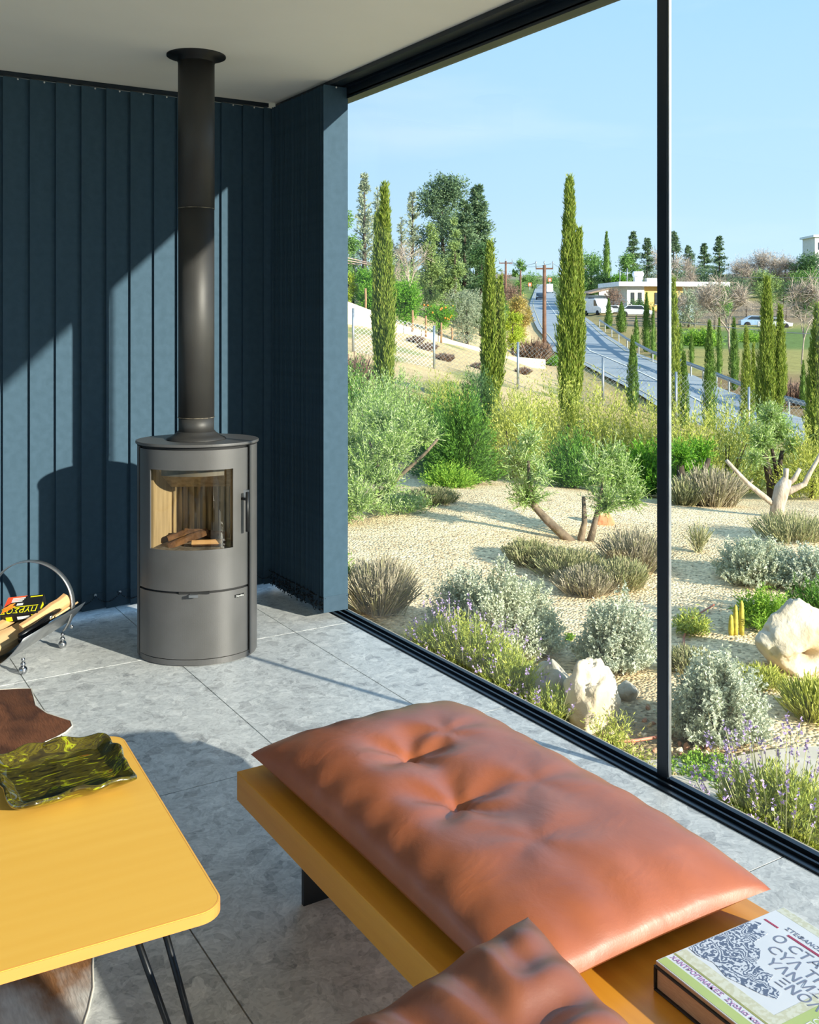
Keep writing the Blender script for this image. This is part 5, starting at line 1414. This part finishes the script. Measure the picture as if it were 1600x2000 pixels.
MT['asphalt'] = pmat('worn_asphalt', (150, 158, 164), (138, 146, 152), 0.6, 0.85, detail=8)
MT['paint'] = pmat('road_paint', (218, 218, 212), (196, 196, 188), 2, 0.8)
MT['paint2'] = pmat('yellowed_road_paint', (196, 186, 150), (180, 172, 140), 2, 0.8)
road = tag(ribbon(-0.02, 1.02, 0.10).build('road', MT['asphalt']), 'grey asphalt road climbing away between the trees', 'road'); struct(road)
ribbon(0.46, 0.485, 0.125).build('centre_line', MT['paint'], road)
ribbon(0.06, 0.075, 0.125).build('edge_line', MT['paint2'], road)
ribbon(0.93, 0.945, 0.125, 60).build('edge_line', MT['paint2'], road)
# guardrail
gpt = [(1171, 625), (1195, 641), (1225, 662), (1275, 688), (1312, 699), (1350, 712), (1400, 731), (1450, 751), (1510, 771), (1575, 789), (1650, 812)]
gp = [P(a, b_, RD(b_, 0.75)) for a, b_ in gpt]
g0_ = gp[5]; gr = thing('guardrail', 'steel guardrail along the outer curve of the road', 'guardrail', (g0_[0], g0_[1], g0_[2] - 0.6))
prof = [(-0.11, 0.0), (-0.07, 0.04), (-0.02, 0.0), (0.02, 0.0), (0.07, 0.04), (0.11, 0.0)]
gm_ = MB(); rows = []
for i, p in enumerate(gp):
    dv = (gp[min(i + 1, len(gp) - 1)] - gp[max(i - 1, 0)]); dv[2] = 0; nv_ = np.array([-dv[1], dv[0], 0]); nv_ /= np.linalg.norm(nv_)
    rows.append([p - g0_ + [0, 0, 0.6 + z_] + nv_ * y_ for z_, y_ in prof])
gm_.grid(lambda u, v: tuple(rows[int(round(v * (len(gp) - 1)))][int(round(u * 5))]), 5, len(gp) - 1, False)
o = gm_.build('w_beam', MT['galv'], gr); s_ = o.modifiers.new('solid', 'SOLIDIFY'); s_.thickness = 0.02
for i in range(len(gp) - 1):
    for f in (0.0, 0.5):
        p = gp[i] * (1 - f) + gp[i + 1] * f - g0_
        MB().box(p[0] - .035, p[0] + .035, p[1] - .035, p[1] + .035, p[2] - 0.5, p[2] + 0.62).build('post', MT['galv'], gr)

# ------------------------------------------------------------------ utility poles, cables, signs
MT['polewood'] = pmat('red_brown_pole', (118, 86, 68), (94, 68, 54), 3, 0.9)
MT['rust'] = pmat('rusty_stake', (168, 134, 98), (146, 112, 80), 6, 0.9)
MT['cable'] = pmat('dark_cable', (74, 84, 92), None, 3, 0.6)


def pole(label, px, top, base, d, r=0.12, arm=1.0):
    p0, p1 = P(px, base, d), P(px, top, d); h_ = p1[2] - p0[2]
    t = thing('utility_pole', label, 'utility pole', p0, -YAW, 'utility poles along the road')
    MB().tube([(0, 0, -0.4), (0, 0, h_)], [r, r * 0.75], 10).build('shaft', MT['polewood'], t)
    if arm:
        q = MB(); q.box(-arm, arm, -0.06, 0.06, h_ - 0.30, h_ - 0.18); q.build('cross_arm', MT['polewood'], t)
        for x_ in (-arm, 0, arm):
            MB().lathe([(0.035, h_ - 0.18), (0.03, h_ + 0.1), (0.05, h_ + 0.2), (0.03, h_ + 0.3)], 8, (x_ * 0.97, 0, 0)).build('insulator', MT['galv'], t)
    return t


pole('tall brown utility pole with cross arm left of the road', 1063.5, 518, 692, 72, 0.16, 0.62)
pole('thin distant utility pole between the trees left of the road', 988, 510, 598, 120, 0.16, 0.8)
pole('distant utility pole right of the tallest cypress', 1137, 522, 592, 150, 0.16, 0.6)
pole('short distant utility pole beside the road bend', 1017, 528, 590, 150, 0.15, 0)


def cable(label, pts, r=0.012):
    q = [P(*p) for p in pts]; p0 = q[0]; out = []
    for a, b_ in zip(q[:-1], q[1:]):
        for k_ in range(8):
            t_ = k_ / 8; v = a * (1 - t_) + b_ * t_; v[2] -= 0.02 * np.linalg.norm(b_ - a) * 4 * t_ * (1 - t_) * 0.4; out.append(tuple(v - p0))
    out.append(tuple(q[-1] - p0))
    return tag(MB().tube(out, r, 4).build('overhead_cable', MT['cable'], None, tuple(p0)), label, 'cable', 'overhead cables')


cable('dark cable sagging across the field right of the mullion', [(1322, 628, 40), (1640, 655, 44)], 0.014)
cable('pale high cable before the grey thicket', [(1430, 541, 60), (1640, 541, 60)], 0.014)
for k_, (a, lb) in enumerate(((1048, 'upper cable from the tall pole to the thin pole'), (1077, 'lower cable from the tall pole to the thin pole'))):
    cable(lb, [(a, 513 + 2 * k_, 72), (988 + 8 * k_, 511 + k_, 120)], 0.014)
cable('cable from the tall pole behind the tallest cypress', [(1078, 513, 72), (1137, 524, 150)], 0.014)
MT['rustwire'] = pmat('pale_pergola_bar', (176, 150, 138), None, 4, 0.7)
pgl = thing('pergola_frame', 'rusty pergola frame above the wall at the left window edge', 'pergola', P(668, 592, 36))
pg0 = P(668, 592, 36)
MB().tube([(0, 0, 0), tuple(P(668, 500, 36) - pg0)], 0.035, 6).build('upright', MT['rust'], pgl)
for (a, b_, c, e_) in ((664, 500, 724, 514), (664, 506, 724, 517), (664, 512, 705, 517)):
    MB().tube([tuple(P(a, b_, 36) - pg0), tuple(P(c, e_, 40) - pg0)], 0.022, 5).build('bar', MT['rustwire'], pgl)
for lb, a, t_, b_, d_ in (('wooden stake left of the leftmost cypress', 714, 563, 604, 36), ('wooden stake under the round citrus tree', 806, 606, 642, 38), ('wooden stake beside the orange tree', 832, 617, 652, 40), ('wooden stake under the orange tree', 862, 630, 664, 42), ('rusty stake before the grey olive', 883, 640, 668, 44)):
    p0, p1 = P(a, b_ + 6, d_), P(a, t_, d_)
    tag(MB().tube([(0, 0, 0), (0.01, 0, (p1 - p0)[2] * 0.5), (0, 0, (p1 - p0)[2])], [0.045, 0.042, 0.04], 6).build('fence_stake', MT['rust'], None, tuple(p0)), lb, 'stake', 'stakes along the retaining wall')
MT['signorange'] = pmat('orange_sign', (232, 108, 52), (220, 92, 44), 3, 0.5)
MT['signwhite'] = pmat('white_sign_panel', (232, 228, 220), None, 3, 0.5)
for lb, a, t_, b_, h_ in (('orange roadside sign left of the far road', 1035, 552, 572, 12), ('orange roadside sign above the far white truck', 1074, 543, 572, 12)):
    p0 = P(a, b_, 292); sg = thing('road_sign', lb, 'sign', p0, -YAW, 'orange roadside signs'); hh = (b_ - t_) * 292 / F_PX
    MB().tube([(0, 0, -1.0), (0, 0, hh)], 0.1, 6).build('sign_post', MT['galv'], sg)
    MB().box(-0.5, 0.5, -0.06, 0.06, hh - 1.05, hh).build('sign_panel', MT['signorange'], sg)
    MB().box(-0.28, 0.28, -0.075, -0.061, hh - 0.8, hh - 0.3).build('sign_emblem', MT['signwhite'], sg)

# ------------------------------------------------------------------ vehicles
MT['carglass'] = pmat('car_glass', (40, 48, 56), None, 3, 0.1, spec=0.8)
MT['tyre'] = pmat('tyre_rubber', (30, 30, 32), None, 5, 0.8)
MT['lampglass'] = pmat('lamp_glass', (220, 224, 226), None, 5, 0.1)
PROF = {'van': ([(-2.6, .35), (2.6, .35), (2.65, .9), (2.3, 1.15), (1.7, 1.3), (1.05, 2.25), (.7, 2.4), (-2.6, 2.4)], [(1.12, 1.35), (1.62, 1.35), (1.02, 2.18), (.55, 2.18), (.55, 1.35)], 2.0),
        'car': ([(-2.1, .3), (2.1, .3), (2.15, .7), (1.4, .88), (.75, 1.4), (-.9, 1.45), (-1.6, 1.0), (-2.1, .92)], [(1.25, .92), (.7, 1.34), (-.85, 1.38), (-1.4, 1.0)], 1.75),
        'truck': ([(-3.2, .5), (3.0, .5), (3.05, 1.3), (2.6, 2.3), (1.4, 2.4), (1.3, 3.4), (-3.2, 3.4)], [(2.95, 1.45), (2.55, 2.2), (1.6, 2.25), (1.6, 1.45)], 2.3)}


def vehicle(kind, label, px, py, d, head, col, s=1.0, name=None, cat='car'):
    z = None; p = P(px, py, d)
    t = thing(name or kind, label, cat, p, head, 'vehicles on and beside the road'); t.scale = (s, s, s)
    body, gl, w_ = PROF[kind]; M_ = Matrix.Rotation(PI / 2, 4, 'X')
    mt_ = pmat('car_paint_%d' % (int(px)), col, None, 3, 0.25, coat=0.7)
    MB().prism(body, -w_ / 2, w_ / 2, M_).build('body', mt_, t, bevel=0.06)
    MB().prism(gl, -w_ / 2 - 0.01, w_ / 2 + 0.01, M_).build('side_glass', MT['carglass'], t)
    wx = [q for q in body if q[1] > 0.8]; a = max(gl, key=lambda q: q[0]); b_ = [q for q in gl if q[1] > 1.2][0]
    off = 0.05
    fw_ = MB(); fw_.add([(a[0] + .12, -w_ * .42, a[1]), (a[0] + .12, w_ * .42, a[1]), (b_[0] + .10, w_ * .40, b_[1]), (b_[0] + .10, -w_ * .40, b_[1])], [(0, 1, 2, 3)]); fw_.build('windscreen', MT['carglass'], t)
    x1 = max(q[0] for q in body)
    for y_ in (-w_ * .36, w_ * .36): MB().box(x1 - 0.05, x1 + 0.03, y_ - .16, y_ + .16, body[1][1] + .28, body[1][1] + .46).build('headlamp', MT['lampglass'], t)
    for x_ in (body[0][0] * .62, body[1][0] * .62):
        for y_ in (-w_ / 2 + .06, w_ / 2 - .06):
            wm = MB(); wm.lathe([(.2, -.11), (.36, -.11), (.36, .11), (.2, .11)], 16); wm.v = [(v[0] + x_, v[2] + y_, v[1] + .36) for v in wm.v]; wm.build('wheel', MT['tyre'], t)
    return t


def rdir(d, back=True):
    a, b_ = rpt(d, .5), rpt(d * 1.06, .5); v = (a - b_) if back else (b_ - a); return math.atan2(v[1], v[0])


WH = (226, 230, 234)
vehicle('van', 'white panel van parked by the white shed', 1168, 616, RD(616), rdir(130) + 0.45, WH, 0.95, 'van', 'van')
vehicle('car', 'white car parked beside the van', 1199, 614, 140, rdir(130) + 1.2, WH, 0.9)
vehicle('car', 'white pickup in front of the yellow house', 1242, 619, 129, rdir(130) + 1.45, WH, 1.05, 'pickup_truck')
vehicle('car', 'dark car driving on the far road', 1056, 586, RD(586), rdir(200), (52, 62, 74), 1.0)
vehicle('truck', 'white truck cresting the far road', 1074, 573, RD(573), rdir(260), WH, 0.72, 'truck', 'truck')
vehicle('car', 'pale blue car parked behind the bare tree', 1480, 640, 108, rdir(90) + 1.5, (150, 176, 206), 0.9)
vehicle('car', 'white car parked at the field behind the doubled cypress', 1513, 642, 104, rdir(90) + 1.4, WH, 0.8)

# ------------------------------------------------------------------ houses
MT['ochre'] = pmat('ochre_render', (226, 190, 118), (214, 176, 104), 2, 0.9)
MT['whitewall'] = pmat('whitewash', (226, 222, 214), (210, 206, 196), 2, 0.9)
MT['whiteroof'] = pmat('white_roof_slab', (236, 238, 240), None, 2, 0.8)
MT['darkwin'] = pmat('dark_window', (58, 62, 66), None, 3, 0.2)
MT['tileroof'] = pmat('brown_roof', (140, 122, 106), (120, 104, 92), 2, 0.9)
hpx = P(1222, 606, 146); hz = hpx[2]
hs_ = thing('house', 'low ochre house with a white flat roof behind the cypresses', 'house', hpx, -YAW + 0.12)
sc1 = 146 / F_PX
MB().box(0.4, 9.0, 0.5, 8, -1.5, 3.5).build('wall', MT['ochre'], hs_); MB().box(0.3, 2.9, 0.2, 7.8, -1.5, 3.5).build('porch_wall', MT['whitewall'], hs_)
rf = MB().box(-1.3, 15.5, -1.0, 9, 3.5, 4.15).build('roof_slab', MT['whiteroof'], hs_)
MB().box(9.0, 15.0, 1.5, 8, -1.5, 3.5).build('wing_wall', MT['whitewall'], hs_)
for x_, w__ in ((0.9, .5), (2.0, .5), (4.6, 1.2), (7.0, 1.0)):
    wn_ = MB().box(x_, x_ + w__, 0.1 if x_ < 3 else 0.4, 0.6, 0.9, 2.6).build('window', MT['darkwin'], hs_); MB().box(x_ - .08, x_ + w__ + .08, 0.05 if x_ < 3 else 0.35, 0.15 if x_ < 3 else 0.45, 0.8, 0.9).build('sill', MT['whitewall'], wn_)
tk = MB(); tk.lathe([(.2, -.85), (.45, -.7), (.45, .7), (.2, .85)], 20); tk.v = [(v[2] + 2.6, v[0] + 2, v[1] + 5.35) for v in tk.v]; tk.build('water_tank', MT['whiteroof'], hs_)
MB().box(2.0, 3.2, 1.6, 2.4, 4.15, 4.92).build('tank_stand', MT['whitewall'], hs_)
MB().box(3.6, 5.2, 1.0, 2.0, 4.15, 4.75).build('solar_panel', MT['galv'], hs_)
for x_ in (-0.5, 0.6): MB().tube([(x_, 1, 4.15), (x_, 1, 6.2)], 0.08, 5).build('antenna', MT['galv'], hs_)
sp_ = P(1140, 596, 158); shd = thing('shed', 'long white shed with brown roof left of the ochre house', 'shed', sp_, -YAW + 0.25)
MB().box(0, 4.4, 0, 4, -1.5, 1.6).build('wall', MT['whitewall'], shd)
rm = MB(); rm.add([(-.3, -.4, 1.5), (4.7, -.4, 2.6), (4.7, 4.4, 2.6), (-.3, 4.4, 1.5), (-.3, -.4, 1.75), (4.7, -.4, 2.85), (4.7, 4.4, 2.85), (-.3, 4.4, 1.75)], [(0, 3, 2, 1), (4, 5, 6, 7), (0, 1, 5, 4), (1, 2, 6, 5), (2, 3, 7, 6), (3, 0, 4, 7)]); rm.build('roof', MT['tileroof'], shd)
MB().box(0.8, 1.8, -.06, 0.1, -0.2, 1.2).build('door', MT['darkwin'], shd); MB().box(2.6, 4.3, -.1, 0.2, 1.4, 2.4).build('gable', MT['whitewall'], shd)
hp2 = P(1592, 492, 190); h2 = thing('house', 'white house corner on the hill at the right edge', 'house', hp2, -YAW)
MB().box(0, 8, 0, 6, -3, 2.8).build('wall', MT['whitewall'], h2); MB().box(-.4, 8.4, -.4, 6.4, 2.8, 3.2).build('roof_slab', MT['whiteroof'], h2); MB().box(0.6, 1.4, -.05, .1, 0.4, 1.8).build('window', MT['darkwin'], h2)
MT['shedblue'] = pmat('pale_blue_wall', (168, 186, 196), None, 2, 0.9)
bw = P(1322, 612, 120); hw = thing('hut', 'small pale blue hut right of the mullion behind the cypresses', 'hut', bw, -YAW)
MB().box(0, 2.0, 0, 2, -1.2, 1.1).build('wall', MT['shedblue'], hw); MB().box(-.15, 2.15, -.15, 2.15, 1.1, 1.25).build('roof', MT['tileroof'], hw); MB().box(0.7, 1.2, -.05, .1, -1.0, 0.7).build('door', MT['darkwin'], hw)

# ------------------------------------------------------------------ trees beyond
crowntree('loose green tree cut by the left window edge', 668, 60, 560, 405, 70, 'broad', 8, 900, 7, 0.035)
conifer('sparse grey eucalyptus standing behind the leftmost cypress', 712, 62, 336, 62, 'euca', 90, None, 0.7, 14, 0.035, 0.35)
conifer('second sparse eucalyptus just behind the leftmost cypress', 738, 64, 360, 50, 'euca', 60, None, 0.7, 12, 0.035, 0.3)
conifer('thin feathery tree left of the great conifer', 806, 66, 372, 56, 'euca', 70, None, 0.6, 14, 0.035, 0.25)
conifer('thin low feathery tree beside the bare fig', 784, 62, 420, 46, 'euca', 50, None, 0.6, 12, 0.035, 0.2)
crowntree('great rounded dark conifer crowning the left tree group', 866, 78, 560, 335, 118, 'conifer', 9, 2200, 8, 0.022, 'conifer_tree', grp='tall conifers', shape='round', low=0.2)
conifer('spiky dark conifer with a double top', 932, 70, 358, 100, 'conifer', 150, 'tall conifers', 0.35, 24, 0.045)
conifer('lower spiky conifer joined to the double topped one', 908, 68, 385, 92, 'conifer', 120, 'tall conifers', 0.3, 24, 0.045)
crowntree('pale green pine in front of the great conifer', 842, 66, 570, 430, 84, 'pine', 8, 1100, 8, 0.025, 'pine_tree', grp='tall conifers', shape='cone', low=0.1)
crowntree('pale green pine right of the great conifer', 888, 66, 570, 420, 62, 'pine', 8, 900, 8, 0.025, 'pine_tree', grp='tall conifers', shape='cone', low=0.1)
crowntree('dark leafy tree filling below the spiky conifer', 940, 62, 590, 470, 70, 'dark', 7, 900, 7, 0.03)
crowntree('dull green thicket behind the citrus trees', 770, 58, 590, 500, 120, 'pine', 8, 900, 7, 0.04)
baretree('white branched bare fig tree behind the citrus', 800, 46, 470, 92, 0.1, 3, 5, 'paletrunk', 'leafless trees', 0.02, 0.25, 200)
crowntree('round glossy citrus tree right of the leftmost cypress', 792, 41, 640, 545, 76, 'citrus', 8, 1100, 7, 0.045, 'citrus_tree', grp='citrus trees', low=0.3)
crowntree('citrus tree left of the leftmost cypress', 718, 38, 600, 520, 66, 'citrus', 7, 800, 7, 0.045, 'citrus_tree', grp='citrus trees', low=0.25)
crowntree('yellowing lemon tree at the left window edge', 680, 38, 595, 530, 44, 'lemon', 6, 600, 7, 0.045, 'citrus_tree', grp='citrus trees', low=0.2)
ot = crowntree('orange tree bearing fruit beside the grey olive', 858, 45.5, 655, 590, 66, 'citrus', 6, 600, 6, 0.055, 'orange_tree', grp='citrus trees', low=0.35)
MT['fruit'] = pmat('orange_fruit', (240, 132, 36), None, 3, 0.5)
for k_ in range(16):
    a_ = rng.uniform(0, 6.28); r_ = rng.uniform(0.45, 0.72); z_ = rng.uniform(0.8, 1.5)
    MB().sphere((r_ * math.cos(a_), r_ * math.sin(a_), z_), 0.045, 8, 6).build('orange', MT['fruit'], ot)
crowntree('grey green olive behind the retaining wall', 912, 49.5, 690, 560, 92, 'euca', 9, 1300, 9, 0.03, 'olive_tree', low=0.15)
crowntree('bright green shrub right of the forked cypress', 1002, 62, 660, 605, 46, 'lemon', 6, 600, 7, 0.05, 'broadleaf_shrub', 'shrub', low=0.2)
crowntree('russet leaved tree beside the road bend', 1012, 74, 625, 572, 56, 'autumn', 6, 700, 7, 0.045, low=0.15)
drybush('bare brown brush at the end of the retaining wall', 1043, 63, 1.1, 1.9, 'brown', 500, name='dry_brush')
bush('clipped green bush at the foot of the tall pole', 1080, 64, 0.6, 0.8, 'citrus', 500, 7, 0.12, 0.05, 0.3)
crowntree('distant green tree over the road left side', 1016, 190, 560, 505, 34, 'broad', 6, 400, 6, 0.06)
crowntree('distant grey brown tree left of the thin pole', 985, 170, 575, 528, 40, 'brown', 6, 300, 6, 0.05)
crowntree('far dark trees where the road disappears, left', 1040, 330, 550, 528, 46, 'broad', 5, 300, 6, 0.08)
crowntree('far dark trees where the road disappears, right', 1085, 330, 552, 530, 50, 'broad', 5, 300, 6, 0.08)
crowntree('leafy tree edge behind the tallest cypress', 1128, 190, 585, 520, 56, 'pine', 6, 400, 6, 0.06)
crowntree('round green tree right of the tallest cypress', 1155, 185, 570, 490, 62, 'broad', 8, 700, 7, 0.045)
cypress('tall far cypress behind the white shed', 1185, 452, 24, 175, 'cypress2', [], 500, 'columnar cypresses')
crowntree('dark fig tree behind the shed roof', 1180, 170, 585, 530, 46, 'dark', 6, 500, 7, 0.06)
crowntree('green tree left of the ochre house', 1212, 165, 590, 532, 44, 'citrus', 6, 500, 7, 0.06)
crowntree('brown leafless bush between shed and ochre house', 1198, 141, 605, 560, 46, 'brown', 6, 500, 7, 0.05)
crowntree('low green hedge before the ochre house', 1250, 143, 600, 582, 56, 'dark', 5, 400, 7, 0.12, 'hedge', 'hedge', trunk=False, low=0.2)
crowntree('low green hedge behind the white van', 1152, 146, 612, 588, 52, 'citrus', 5, 400, 7, 0.12, 'hedge', 'hedge', trunk=False, low=0.2)
conifer('spiky far conifer left of the mullion', 1237, 190, 452, 46, 'conifer', 90)
conifer('second spiky far conifer touching the mullion', 1264, 195, 462, 46, 'conifer', 90)
crowntree('rounded green tree below the far conifers', 1225, 180, 560, 490, 50, 'broad', 7, 500, 7, 0.05)
conifer('far conifer just right of the mullion', 1316, 195, 452, 58, 'conifer', 110)
conifer('far conifer, second right of the mullion', 1345, 195, 478, 52, 'conifer', 100)
conifer('far conifer, third right of the mullion', 1376, 195, 474, 50, 'conifer', 100)
conifer('far conifer standing alone farthest right', 1405, 200, 460, 46, 'conifer', 90)
crowntree('greyish trees filling below the far conifers', 1365, 185, 570, 510, 110, 'conifer', 8, 700, 7, 0.05)
baretree('bare grey tree left of the mullion roofline', 1280, 165, 492, 60, 0, 5, 5, 'baretrunk', 'leafless trees', 0.014, 0.25, 900)
baretree('bare grey tree right of the mullion above the roof', 1330, 160, 505, 70, 0, 6, 5, 'baretrunk', 'leafless trees', 0.014, 0.25, 900)
for k_, (px_, tp__, w__, lb) in enumerate(((1450, 502, 70, 'grey leafless thicket on the skyline, left part'), (1492, 484, 84, 'grey leafless thicket on the skyline, middle part'), (1535, 496, 64, 'grey leafless thicket on the skyline, right part'))):
    crowntree(lb, px_, 180, 0, tp__, w__, 'twig', 7, 1100, 8, 0.07, 'bare_thicket', grp='leafless thickets', thin=0.10)
crowntree('dark clipped hedge on the hill at the right edge', 1580, 175, 545, 490, 80, 'dark', 6, 700, 7, 0.05, 'hedge', 'hedge', trunk=False, low=0.3)
crowntree('yellow green bush below the grey thicket', 1496, 140, 580, 524, 60, 'pine', 6, 600, 7, 0.05)
crowntree('bright green tree at the right edge below the hedge', 1575, 140, 590, 522, 70, 'broad', 7, 700, 7, 0.05)
crowntree('dark tree behind the doubled cypress', 1560, 120, 620, 545, 56, 'dark', 7, 700, 7, 0.05)
crowntree('dull green bush behind the bare orchard tree', 1345, 105, 640, 560, 70, 'euca', 7, 700, 7, 0.05)
crowntree('green bush between the bare orchard trees', 1410, 112, 630, 550, 60, 'broad', 7, 600, 7, 0.05)
baretree('spreading bare orchard tree right of the mullion', 1428, 73, 545, 150, -0.15, 21, 6, 'baretrunk', 'leafless trees', 0.022, 0.22, 1600)
baretree('smaller bare orchard tree behind the spreading one', 1355, 88, 570, 96, 0.1, 24, 5, 'baretrunk', 'leafless trees', 0.016, 0.25, 1000)
baretree('bare tree with leaning trunk near the right edge', 1566, 66, 540, 90, 0.2, 33, 5, 'baretrunk', 'leafless trees', 0.026, 0.3, 700)
crowntree('bright green ivy bank below the bare orchard tree', 1370, 82, 665, 640, 90, 'grass', 6, 600, 7, 0.18, 'ivy_bank', 'ivy', trunk=False, low=0.15)
crowntree('green bank behind the brownish cypress', 1470, 86, 665, 645, 70, 'grass', 6, 400, 7, 0.18, 'ivy_bank', 'ivy', trunk=False, low=0.15)
drybush('brown thicket beyond the guardrail at right', 1540, 47, 1.6, 1.2, 'brown', 900, name='dry_brush')
for lb, px_, d_ in (('dead dark tuft high on the stony slope', 812, 33), ('dead dark tuft on the stony slope by the wall', 836, 31), ('dead tuft in the middle of the stony slope', 868, 29), ('dead tuft on the slope below the grey olive', 940, 30), ('dead tuft near the end of the retaining wall', 1022, 38)):
    drybush(lb, px_, d_, 0.30, 0.25, 'brown', 260, name='dry_tuft', grp='dead tufts on the slope')

FILL = [(1110, 178, 535, 60, 'pine', 'leafy filler tree left of the tallest cypress foot'), (1290, 170, 520, 70, 'euca', 'grey green tree behind the mullion roofline'), (1332, 172, 535, 60, 'twig', 'grey bare bush over the flat roof'),
        (1385, 140, 548, 70, 'euca', 'dull tree right of the flat roof end'), (1440, 170, 535, 70, 'conifer', 'dark tree below the left skyline thicket'), (1530, 150, 545, 60, 'dark', 'dark tree below the right skyline thicket'),
        (1600, 120, 560, 70, 'broad', 'green tree at the right edge before the white house'), (1458, 120, 580, 60, 'twig', 'grey bare bush behind the spreading orchard tree'), (1395, 100, 590, 70, 'twig', 'grey bare bush left of the spreading orchard tree'),
        (1535, 116, 585, 60, 'twig', 'grey bare bush behind the doubled cypress'), (1600, 95, 600, 60, 'twig', 'grey bare bush at the right edge'), (1310, 110, 600, 50, 'dark', 'dark bush beside the pale blue hut'),
        (960, 80, 560, 70, 'dark', 'dark tree between forked cypress and thin pole'), (1000, 110, 555, 50, 'brown', 'brown tree behind the russet one'), (975, 70, 600, 50, 'pine', 'pale tree behind the forked cypress'),
        (690, 70, 480, 90, 'pine', 'pale tree mass behind the pergola frame'), (760, 72, 470, 80, 'euca', 'grey tree mass behind the leftmost cypress'),
        (1022, 96, 585, 36, 'autumn', 'small russet tree at the inner edge of the road'), (985, 84, 585, 56, 'citrus', 'bright leafy tree behind the russet one'), (1010, 66, 632, 46, 'lemon', 'low lime coloured bush above the wall end')]
for px_, d_, tp__, w__, mt_, lb in FILL:
    crowntree(lb, px_, d_, 0, tp__, w__, mt_, 7, 600, 7, 0.07 if mt_ == 'twig' else 0.045, 'background_tree', low=0.05, thin=0.10 if mt_ == 'twig' else 0.42, grp='background trees')
